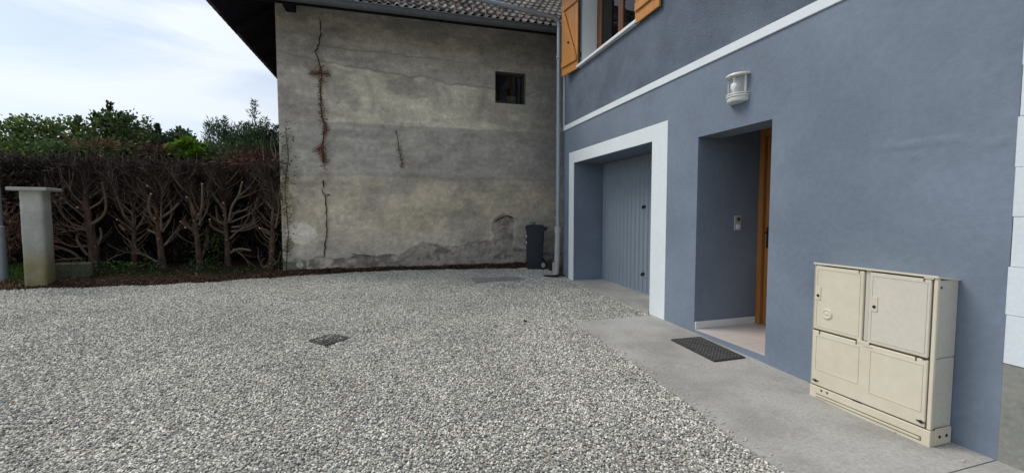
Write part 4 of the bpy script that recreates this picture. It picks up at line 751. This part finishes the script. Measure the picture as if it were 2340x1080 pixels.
# snow guard hooks on the eave tiles
hm = mat('rusty_hook', (.30, .20, .17), .8, .2)
hooks = [-3.55, -3.1, -2.85, -2.6, -2.5, -2.15, -1.9, -1.55, -1.5, -1.2, -.95, -.7, -.62, -.25, -.1, .15]
for k, x in enumerate(hooks):
    r = random.Random(k); h = r.uniform(.10, .22); mb = MB(); a = r.uniform(-.03, .03); x = x*.93-.17; h *= .9; mb.tube([(x, -1.0, 4.99), (x+a*.3, -.98, 5.02), (x+a, -.97, 5.02+h), (x+a+.03*(-1)**k, -.94, 5.02+h*.8)], .009, 5)
    mb.build('snow_hook', hm, BARN)
# dried creepers in the cracks
def creeper(name, pts, n, spread, label, seed, tint=(.23, .10, .052)):
    e = empty(name, (2.87, 8.60, 0), math.radians(-1.5)); tag(e, label, 'creeper'); r = np.random.default_rng(seed)
    MB().tube([(a, -.035, b) for a, b in pts], [.009]+[.007]*(len(pts)-2)+[.003], 6).build('stem', MT['bark'], e)
    P = []; 
    pa = np.array(pts); seg = r.integers(0, len(pts)-1, n); t = r.random(n); C_ = pa[seg]*(1-t)[:, None]+pa[seg+1]*t[:, None]
    C3 = np.stack([C_[:, 0]+r.normal(0, spread, n), -.04-r.random(n)*.05, C_[:, 1]+r.normal(0, spread, n)], 1)
    d = r.normal(0, 1, (n, 3)); d[:, 0] *= 1.6; d /= np.linalg.norm(d, axis=1)[:, None]
    c0 = np.array(tint); cc = c0*(.4+1.1*r.random((n, 1)))
    cards('dry_leaves', C3, d, r.uniform(.03, .08, n), r.uniform(.008, .022, n), cc, MT['twig'], e, r)
    return e
# ------------------------------------------------------------------ vegetation
MT['bark'] = mat('bark', (.075, .048, .038), .95, .4, 14, 60, 1, 60, col2=(.115, .078, .062), stretch=(1, 1, .35), bdist=.015, spec=.1)
MT['twigbark'] = mat('branch_bark', (.23, .17, .13), .9, .35, 10, 60, .6, 60, col2=(.13, .095, .075), spec=.1)
MT['cut'] = mat('fresh_cut_wood', (.34, .20, .10), .8, .3, 20, 60)
def cards(name, P, D, ln, wd, C, m, parent, r, fold=True, kind=None):
    """one diamond blade per point: P base, D direction, ln length, wd width, C colour"""
    n = len(P); rv = r.normal(0, 1, (n, 3)); s = np.cross(D, rv); s /= np.linalg.norm(s, axis=1)[:, None]+1e-9
    ln = np.asarray(ln)[:, None]; wd = np.asarray(wd)[:, None]
    a = P; b = P+D*ln*.45+s*wd*.5; c = P+D*ln; d = P+D*ln*.45-s*wd*.5
    V = np.stack([a, b, c, d], 1).reshape(-1, 3); F = np.arange(4*n).reshape(n, 4); Cc = np.repeat(C, 4, axis=0)
    return np_mesh(name, V, F, m, parent, False, Cc)
def unit(v): return v/(np.linalg.norm(v, axis=1)[:, None]+1e-9)
def resample(pts, st):
    pts = [Vector(p) for p in pts]; out = []
    for a, b in zip(pts, pts[1:]):
        n = max(1, int((b-a).length/st))
        for k in range(n): out.append(a.lerp(b, k/n))
    out.append(pts[-1]); return out
def smooth_line(pts, st=.08):
    """Catmull-Rom through the points"""
    P = [Vector(p) for p in pts]; P = [P[0]*2-P[1]]+P+[P[-1]*2-P[-2]]; out = []
    for k in range(1, len(P)-2):
        n = max(1, int((P[k+1]-P[k]).length/st))
        for q in range(n):
            t = q/n; a, b, c, d = P[k-1], P[k], P[k+1], P[k+2]
            out.append(.5*((2*b)+(c-a)*t+(2*a-5*b+4*c-d)*t*t+(3*b-a-3*c+d)*t**3))
    out.append(P[-2]); return out
LBL = ['thickest bare pruned hedge trunk with many upcurved limbs, first right of the gate pillar', 'slender straight bare trunk second right of the gate pillar',
       'bare trunk with leafy green foot, third right of the gate pillar', 'leaning bare trunk with a fork of cut stubs, fourth right of the gate pillar',
       'bare trunk with fan of limbs spreading right, fifth right of the gate pillar', 'tall bare reddish trunk with short cut stubs beside the barn corner']
for ti, (r0, L) in enumerate(TREES):
    tp = L[0][1]; bx, by = tp[0][0], tp[0][1]; e = empty('pruned_conifer', (bx, by, gz(bx, by))); tag(e, LBL[ti], 'tree', 'pruned dead conifers of the hedge'); off = Vector((bx, by, gz(bx, by)))
    r = np.random.default_rng(100+ti); rr = random.Random(ti)
    ln = smooth_line(tp, .07); ln = [p+Vector((rr.uniform(-.006, .006), rr.uniform(-.006, .006), 0))-off for p in ln]; ln[0].z = -.08
    n = len(ln); rad = [max(.010, .74*r0*(1.28*math.exp(-k/n*14)*.3+1.0-.84*(k/n)))*rr.uniform(.93, 1.07) for k in range(n)]
    MB().tube(ln, rad, 12).build('trunk', MT['bark'], e, True)
    tips = []; tipd = []
    for stub, pts in L[1:]:
        q = smooth_line(pts, .06); length = sum((a-b).length for a, b in zip(q, q[1:])); rb = min(r0*.26, .020) if not stub else min(r0*.32, .025)
        if len(q) < 3: q = [q[0], q[0].lerp(q[-1], .5), q[-1]]
        k = len(q); rads = [rb*(1-(.78 if not stub else .35)*i/(k-1)) for i in range(k)]; q = [p-off for p in q]
        MB().tube(q, rads, 7).build('branch', MT['twigbark'], e, True)
        if stub:
            d = (q[-1]-q[-2]).normalized(); MB().tube([q[-1]-d*.004, q[-1]+d*.003], rads[-1]*1.12, 7).build('cut_end', MT['cut'], e)
        else:
            tips += [q[i] for i in range(k//3, k)]; tipd += [(q[i]-q[i-1]).normalized() for i in range(k//3, k)]
    wb = MB()
    for k in range(95):
        up_ = rr.random() < .45
        if up_ or len(tips) == 0: i = rr.randrange(n*2//10, n-1); b0 = ln[i]; d0 = Vector((rr.gauss(0, 1), rr.gauss(-.2, .7), .35)).normalized()
        else: i = rr.randrange(len(tips)); b0 = tips[i]; d0 = (tipd[i]+Vector((rr.gauss(0, .5), rr.gauss(0, .4), rr.gauss(.1, .3)))).normalized()
        ln_ = rr.uniform(.18, .55); q = [b0]
        for s_ in range(5): d0 = (d0+Vector((rr.gauss(0, .10), rr.gauss(0, .1), .20))).normalized(); q.append(q[-1]+d0*ln_/5)
        if q[-1].z+off.z > 2.36: continue
        r1_ = rr.uniform(.0045, .009); wb.tube(q, [r1_*(1-.13*s_) for s_ in range(6)], 4, cap=False)
    wb.build('brushwood', MT['twigbark'], e)
    # scars on the trunk
    for k in range(2):
        i = rr.randrange(n//8, n-2); a = rr.uniform(-2.6, -.6); d = Vector((math.cos(a), math.sin(a), .25)).normalized(); c = ln[i]+d*rad[i]*.9
        MB().tube([c, c+d*.02], [.016, .013], 7).build('cut_end', MT['cut'], e)
    tips += [ln[i] for i in range(n*6//10, n)]; tipd += [Vector((0, 0, 1))]*(n-n*6//10)
    T_ = np.array([tuple(t) for t in tips]); D_ = np.array([tuple(t) for t in tipd]); m = 1500; s = r.integers(0, len(T_), m)
    s = np.where(r.random(m) < .6, s, r.integers(len(T_)-(n-n*6//10), len(T_), m))
    P = T_[s]+r.normal(0, .05, (m, 3)); P[:, 2] = np.minimum(P[:, 2], 2.28-off.z-.25*r.random(m)**2); hi = (P[:, 2] > 1.25)[:, None]
    D = unit(D_[s]*.6+r.normal(0, .55, (m, 3))+np.array([0, -.1, .35])); D[:, 2] *= np.where(P[:, 2]+off.z > 2.15, .3, 1); ln2 = np.where(hi[:, 0], r.uniform(.10, .34, m), r.uniform(.06, .2, m)); keepm = hi[:, 0] | (r.random(m) < .25)
    cc = np.array([.055, .043, .038])*(.4+1.5*r.random((m, 1)))
    cards('twigs', P[keepm], D[keepm], ln2[keepm], r.uniform(.006, .014, m)[keepm], cc[keepm], MT['twig'], e, r)
# dead flat topped hedge mass behind the trunks
HG = empty('dead_hedge', (-4.2, 10.2, .25)); tag(HG, 'flat topped dead brown hedge behind the bare pruned trunks', 'hedge')
r = np.random.default_rng(5)
def vol(n, x0, x1, y0, y1, z0, z1): return np.stack([r.uniform(x0, x1, n), r.uniform(y0, y1, n), r.uniform(z0, z1, n)], 1)
m = 26000; P = vol(m, -8.2, -2.05, 9.62, 10.2, 0.1, 2.36); P[:, 2] = np.where(r.random(m) < .55, r.uniform(1.5, 2.36, m), P[:, 2])
top = 2.50+.05*np.sin(P[:, 0]*4)+.10*(fbm(P[:, 0]*2, P[:, 1]*2, 3, 7)-.5); P[:, 2] = np.minimum(P[:, 2], top); fr_ = 9.62+.22*fbm(P[:, 0]*3, P[:, 2]*3, 3, 9)+.25*(P[:, 2] < 1.5)
P[:, 1] = np.maximum(P[:, 1], fr_)
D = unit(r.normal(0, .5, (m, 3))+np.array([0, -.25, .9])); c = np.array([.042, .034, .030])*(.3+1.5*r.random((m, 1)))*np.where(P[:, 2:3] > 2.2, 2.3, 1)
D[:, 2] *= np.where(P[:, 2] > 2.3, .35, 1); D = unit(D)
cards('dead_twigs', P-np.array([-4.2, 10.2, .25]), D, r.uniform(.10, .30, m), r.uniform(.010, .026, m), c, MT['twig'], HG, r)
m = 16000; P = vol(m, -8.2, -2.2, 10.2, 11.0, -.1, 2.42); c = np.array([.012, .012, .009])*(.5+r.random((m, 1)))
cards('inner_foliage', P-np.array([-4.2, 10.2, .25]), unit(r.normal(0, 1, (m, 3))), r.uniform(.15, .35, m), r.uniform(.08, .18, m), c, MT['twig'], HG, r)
# orange-brown and red dead tufts standing above the cut top
def tuft(x, y, z, s, n, c0, label, name='dead_tuft', up=.8, sx=1., cat='shrub'):
    e = empty(name, (x, y, z)); tag(e, label, cat); P = r.normal(0, 1, (n, 3))*np.array([s*sx, s*.6, s*.55]); D = unit(P*1.2/s+r.normal(0, .5, (n, 3))+np.array([0, 0, up])); c = np.array(c0)*(.4+1.2*r.random((n, 1)))
    MB().tube([(0, 0, -.5), (.02, 0, 0), (.0, 0, s)], [.015, .01, .004], 6).build('stem', MT['bark'], e)
    cards('foliage', P, D, r.uniform(.05, .16, n), r.uniform(.012, .03, n), c, MT['twig'], e, r)
tuft(-5.12, 9.55, 2.60, .11, 200, (.13, .075, .045), 'orange brown dead tuft on top of the hedge above the thickest trunk', sx=1.5)
tuft(-4.28, 9.7, 2.55, .13, 260, (.09, .05, .04), 'reddish dead tuft on the hedge top left of the lime green bush', sx=1.2)
tuft(-2.35, 9.1, 2.38, .17, 600, (.095, .045, .038), 'reddish brown dead tuft beside the barn corner', sx=1.3)
tuft(-2.9, 9.6, 2.46, .13, 160, (.15, .12, .05), 'straw coloured twigs on the hedge top near the barn', sx=1.6)
tuft(-6.10, 9.1, 1.05, .26, 1300, (.13, .08, .055), 'reddish brown dry shrub between the metal post and the pillar', name='dry_shrub', up=.3)
tuft(-7.0, 9.4, 1.5, .6, 2200, (.07, .05, .045), 'grey brown twiggy mass behind the metal post', name='dry_shrub', up=.5)
# green growth beyond: each crown its own plant
def bush(name, label, cat, base, lobes, n, cols, leaf=(.05, .10), wid=(.035, .07), up=.4, seed=1, spikes=(), trunk_r=.05, droop=0.):
    n = int(n*1.7); rr = np.random.default_rng(seed); e = empty(name, base); tag(e, label, cat); P = []; D = []; C = []; B = np.array(base)
    tb = MB(); tb.tube([(0, 0, -.2), (.03, 0, .8), (0, .02, lobes[0][2]-base[2])], [trunk_r, trunk_r*.8, trunk_r*.3], 8)
    for (x, y, z, rx, rz) in lobes: tb.tube([(0, 0, .9), ((x-B[0])*.6, (y-B[1])*.6, (z-B[2]-.9)*.5+.9), (x-B[0], y-B[1], z-B[2])], [trunk_r*.6, trunk_r*.4, .01], 6)
    tb.build('trunk', MT['bark'], e, True)
    tot = sum(l[3]**2*l[4] for l in lobes)
    for (x, y, z, rx, rz) in lobes:
        k = int(n*rx*rx*rz/tot); ncl = max(6, k//38); cd = unit(rr.normal(0, 1, (ncl, 3))); cr_ = rr.random(ncl)**.35*(.78+.26*rr.random(ncl)); cc = cd*cr_[:, None]
        s = rr.integers(0, ncl, k); p = cc[s]+np.clip(rr.normal(0, .16, (k, 3)), -.30, .30); out_ = unit(cd[s]+rr.normal(0, .6, (k, 3))+np.array([0, 0, up]))
        P.append(p*np.array([rx, rx*.9, rz])+np.array([x, y, z])-B); D.append(out_)
        cl = np.array(cols)[rr.integers(0, len(cols), ncl)][s]; C.append(cl*(.55+.85*rr.random((k, 1))))
    for (x, y, z0, z1, w) in spikes:      # feathery leader shoots
        k = int(150*(z1-z0)/.5); t = rr.random(k); zz = z0+(z1-z0)*t; ww = w*1.5*(1.05-t)*np.abs(np.sin(zz*17+x*9))**.7
        a = rr.uniform(0, 6.28, k); rad = ww*rr.random(k)
        P.append(np.stack([x+rad*np.cos(a), y+rad*np.sin(a), zz+rad*.5], 1)-B); D.append(unit(np.stack([np.cos(a), np.sin(a), np.full(k, .9)], 1)+rr.normal(0, .3, (k, 3))))
        C.append(np.array(cols[0])*(.4+.8*rr.random((k, 1)))); 
        MB().tube([(x-B[0], y-B[1], z0-.3-B[2]), (x-B[0], y-B[1], z1-B[2])], [.012, .003], 5).build('shoot', MT['bark'], e)
    P = np.concatenate(P); D = np.concatenate(D); C = np.concatenate(C); k = len(P)
    cards('crown', P, D, rr.uniform(*leaf, k), rr.uniform(*wid, k), C, MT['leaf'], e, rr)
    return e
G1 = [(.16, .24, .05), (.20, .28, .06), (.12, .18, .05), (.07, .115, .035)]; GD = [(.07, .11, .045), (.09, .14, .05), (.12, .165, .055), (.05, .08, .038)]
GL = [(.13, .26, .025), (.17, .31, .03), (.09, .19, .02)]; GC = [(.075, .125, .07), (.10, .155, .075), (.06, .10, .06), (.13, .175, .10)]
bush('leafy_bush', 'bright green rounded bush behind the dead hedge at far left', 'bush', (-7.1, 11.6, .25), [(-7.05, 11.5, 2.85, .62, .62), (-7.8, 11.4, 2.6, .7, .6), (-6.5, 11.5, 2.75, .5, .55), (-7.1, 11.0, 2.4, 1.1, .5)], 9000, G1+GD[:2], seed=11, spikes=((-6.35, 11.4, 3.0, 3.45, .10),))
bush('leafy_bush', 'mid green broad bush behind the hedge above the thickest trunk', 'bush', (-6.0, 11.7, .25), [(-6.0, 11.6, 2.95, .55, .6), (-5.55, 11.5, 3.0, .5, .55), (-5.2, 11.5, 2.7, .5, .55), (-5.7, 11.0, 2.45, .9, .45)], 9000, GD+G1[2:3], seed=12, spikes=((-5.85, 11.5, 3.25, 3.80, .12), (-5.66, 11.5, 3.1, 3.62, .1), (-6.12, 11.5, 3.2, 3.55, .09)))
bush('leafy_bush', 'thin dark bush sinking low between taller green crowns', 'bush', (-5.0, 11.6, .25), [(-4.95, 11.5, 2.65, .42, .5), (-4.6, 11.5, 2.5, .4, .45)], 3000, GD+[(.06, .045, .03)], seed=13, spikes=((-4.98, 11.5, 2.9, 3.38, .08),))
bush('leafy_bush', 'dark small leaved shrub standing behind the lime green bush', 'bush', (-4.5, 11.7, .25), [(-4.62, 11.6, 2.8, .40, .5), (-4.35, 11.6, 2.6, .35, .42)], 3000, GC, seed=14, spikes=((-4.62, 11.6, 3.05, 3.36, .12), (-4.36, 11.6, 2.8, 3.12, .1)))
bush('lime_bush', 'lime green large leaved bush poking over the middle of the hedge', 'bush', (-4.2, 10.9, .25), [(-4.22, 10.8, 2.72, .24, .26), (-3.95, 10.8, 2.60, .24, .24)], 1300, GL, leaf=(.07, .13), wid=(.05, .10), seed=15, up=.2)
bush('feathery_conifer', 'blue green feathery conifer behind the hedge left of the barn', 'conifer', (-3.4, 11.5, .25), [(-3.72, 11.4, 2.85, .38, .62), (-3.3, 11.4, 2.8, .42, .6), (-3.5, 11.1, 2.45, .6, .5)], 8000, GC, leaf=(.05, .13), wid=(.012, .03), up=1.2, seed=16, spikes=((-3.95, 11.4, 3.1, 3.45, .14), (-3.62, 11.4, 3.1, 3.62, .12), (-3.28, 11.4, 3.0, 3.5, .1), (-3.45, 11.4, 3.0, 3.3, .12)))
bush('feathery_conifer', 'conifer with a tall sparse leader beside the barn corner', 'conifer', (-2.7, 11.4, .25), [(-2.85, 11.3, 2.85, .45, .62), (-2.4, 11.3, 2.8, .45, .6), (-2.6, 11.0, 2.5, .6, .5)], 8000, GC+[(.05, .085, .03)], leaf=(.05, .13), wid=(.012, .03), up=1.1, seed=17,
     spikes=((-2.97, 11.3, 3.1, 4.0, .20), (-3.12, 11.3, 3.0, 3.5, .16), (-2.75, 11.3, 3.1, 3.62, .2), (-2.52, 11.3, 3.0, 3.45, .14)))
# low ivy and weeds at the foot, fallen needles
n = 2600; r = np.random.default_rng(9)
xx = r.uniform(-5.6, -1.9, n); yy = np.interp(xx, [-5.6, -2.8, -1.9], [8.75, 8.6, 8.75])+np.abs(r.normal(0, .45, n)); hh = r.random(n)**2*.28*np.where(fbm(xx*2.2, yy*0, 3, 3) > .5, 1, .25)
P = np.stack([xx, yy, np.array([gz(0, q) for q in yy])+.04+hh], 1); c = np.array([[.04, .085, .018], [.06, .12, .03], [.025, .05, .015]])[r.integers(0, 3, n)]*(.5+r.random((n, 1)))
tag(cards('ground_cover', P, unit(r.normal(0, .6, (n, 3))+np.array([0, -.3, .7])), r.uniform(.03, .07, n), r.uniform(.02, .045, n), c, MT['leaf'], None, r), 'low ivy and weeds along the foot of the hedge', 'ground cover', kind='stuff')
n = 9000; xx = r.uniform(-6.4, 3.0, n); yb = back(xx); yy = yb-.03+np.abs(r.normal(0, .28, n)); yy = np.where(xx > -1.9, yb-.02+r.random(n)*np.maximum(8.70-yb, .05), yy)
P = np.stack([xx, yy, soil_z(xx, yy)+.004+r.random(n)*.012], 1); D = unit(r.normal(0, 1, (n, 3))*np.array([1, 1, .25])); c = np.array([[.10, .045, .028], [.06, .035, .025], [.15, .10, .06], [.03, .02, .016]])[r.integers(0, 4, n)]*(.5+r.random((n, 1)))
tag(cards('leaf_litter', P, D, r.uniform(.02, .09, n), r.uniform(.008, .022, n), c, MT['twig'], None, r), 'reddish brown needles and wood chips along the barn and hedge foot', 'litter', kind='stuff')
n = 5200; xx = r.uniform(-8, -5.42, n); yy = r.uniform(8.25, 10.5, n); dry = (yy < 8.55)[:, None]
P = np.stack([xx, yy, soil_z(xx, yy)], 1); D = unit(r.normal(0, .35, (n, 3))+np.array([0, -.1, 1])); c = np.where(dry, np.array([[.26, .19, .10]]), np.array([[.10, .19, .04]]))*(.5+r.random((n, 1)))
tag(cards('grass', P, D, np.where(dry[:, 0], r.uniform(.03, .09, n), r.uniform(.06, .16, n)), r.uniform(.006, .014, n), c, MT['leaf'], None, r), 'green and straw coloured grass left of the gate pillar', 'grass', kind='stuff')
# ivy climbing among the third to fifth trunks
for (x, y, z, s, k, lab) in ((-3.62, 9.75, .75, .22, 260, 'green ivy patch low between the third and fourth bare trunks'), (-3.22, 9.45, .75, .12, 150, 'green ivy sprig left of the fifth bare trunk'), (-3.52, 9.2, .32, .10, 90, 'bright green sprout at the foot of the fourth bare trunk')):
    e = empty('ivy', (x, y, z)); tag(e, lab, 'ivy'); P = r.normal(0, 1, (k, 3))*np.array([s*.6, s*.5, s*1.3]); P[:, 2] = np.maximum(P[:, 2], .2-z+.05); c = np.array([.07, .13, .028])*(.4+.9*r.random((k, 1)))
    MB().tube([(0, .02, .17-z), (.02, .02, 0), (0, 0, s)], [.008, .006, .003], 5).build('stem', MT['bark'], e)
    cards('foliage', P, unit(r.normal(0, 1, (k, 3))), r.uniform(.03, .06, k), r.uniform(.025, .045, k), c, MT['leaf'], e, r)
# creepers on the barn
creeper('dried_creeper', [(-4.03, 4.12), (-4.01, 3.9), (-4.05, 3.7), (-4.04, 3.4), (-4.02, 3.22), (-3.98, 3.05), (-3.95, 2.95), (-4.01, 2.8), (-4.02, 2.5), (-4.0, 2.2)], 380, .020, 'rust red dried creeper following the long crack in the barn wall', 3)
creeper('dried_creeper', [(-4.20, 3.96), (-4.03, 3.98), (-3.88, 3.98)], 130, .022, 'short crosswise spray of dried creeper high on the long crack', 4)
creeper('dried_creeper', [(-4.15, 2.55), (-4.06, 2.6), (-4.02, 2.42), (-3.98, 2.3)], 120, .028, 'small orange clump of dried creeper low on the long crack', 5)
creeper('dried_creeper', [(-2.68, 3.0), (-2.65, 2.85), (-2.63, 2.62), (-2.60, 2.5), (-2.57, 2.35), (-2.60, 2.28)], 90, .014, 'thin brown dried creeper on its own near the middle of the barn wall', 6, (.20, .15, .085))
creeper('climbing_ivy', [(-4.72, .3), (-4.66, 1.0), (-4.70, 1.8), (-4.62, 2.4), (-4.66, 3.0)], 460, .08, 'olive ivy trailing up the left edge of the barn wall', 8, (.085, .075, .032))
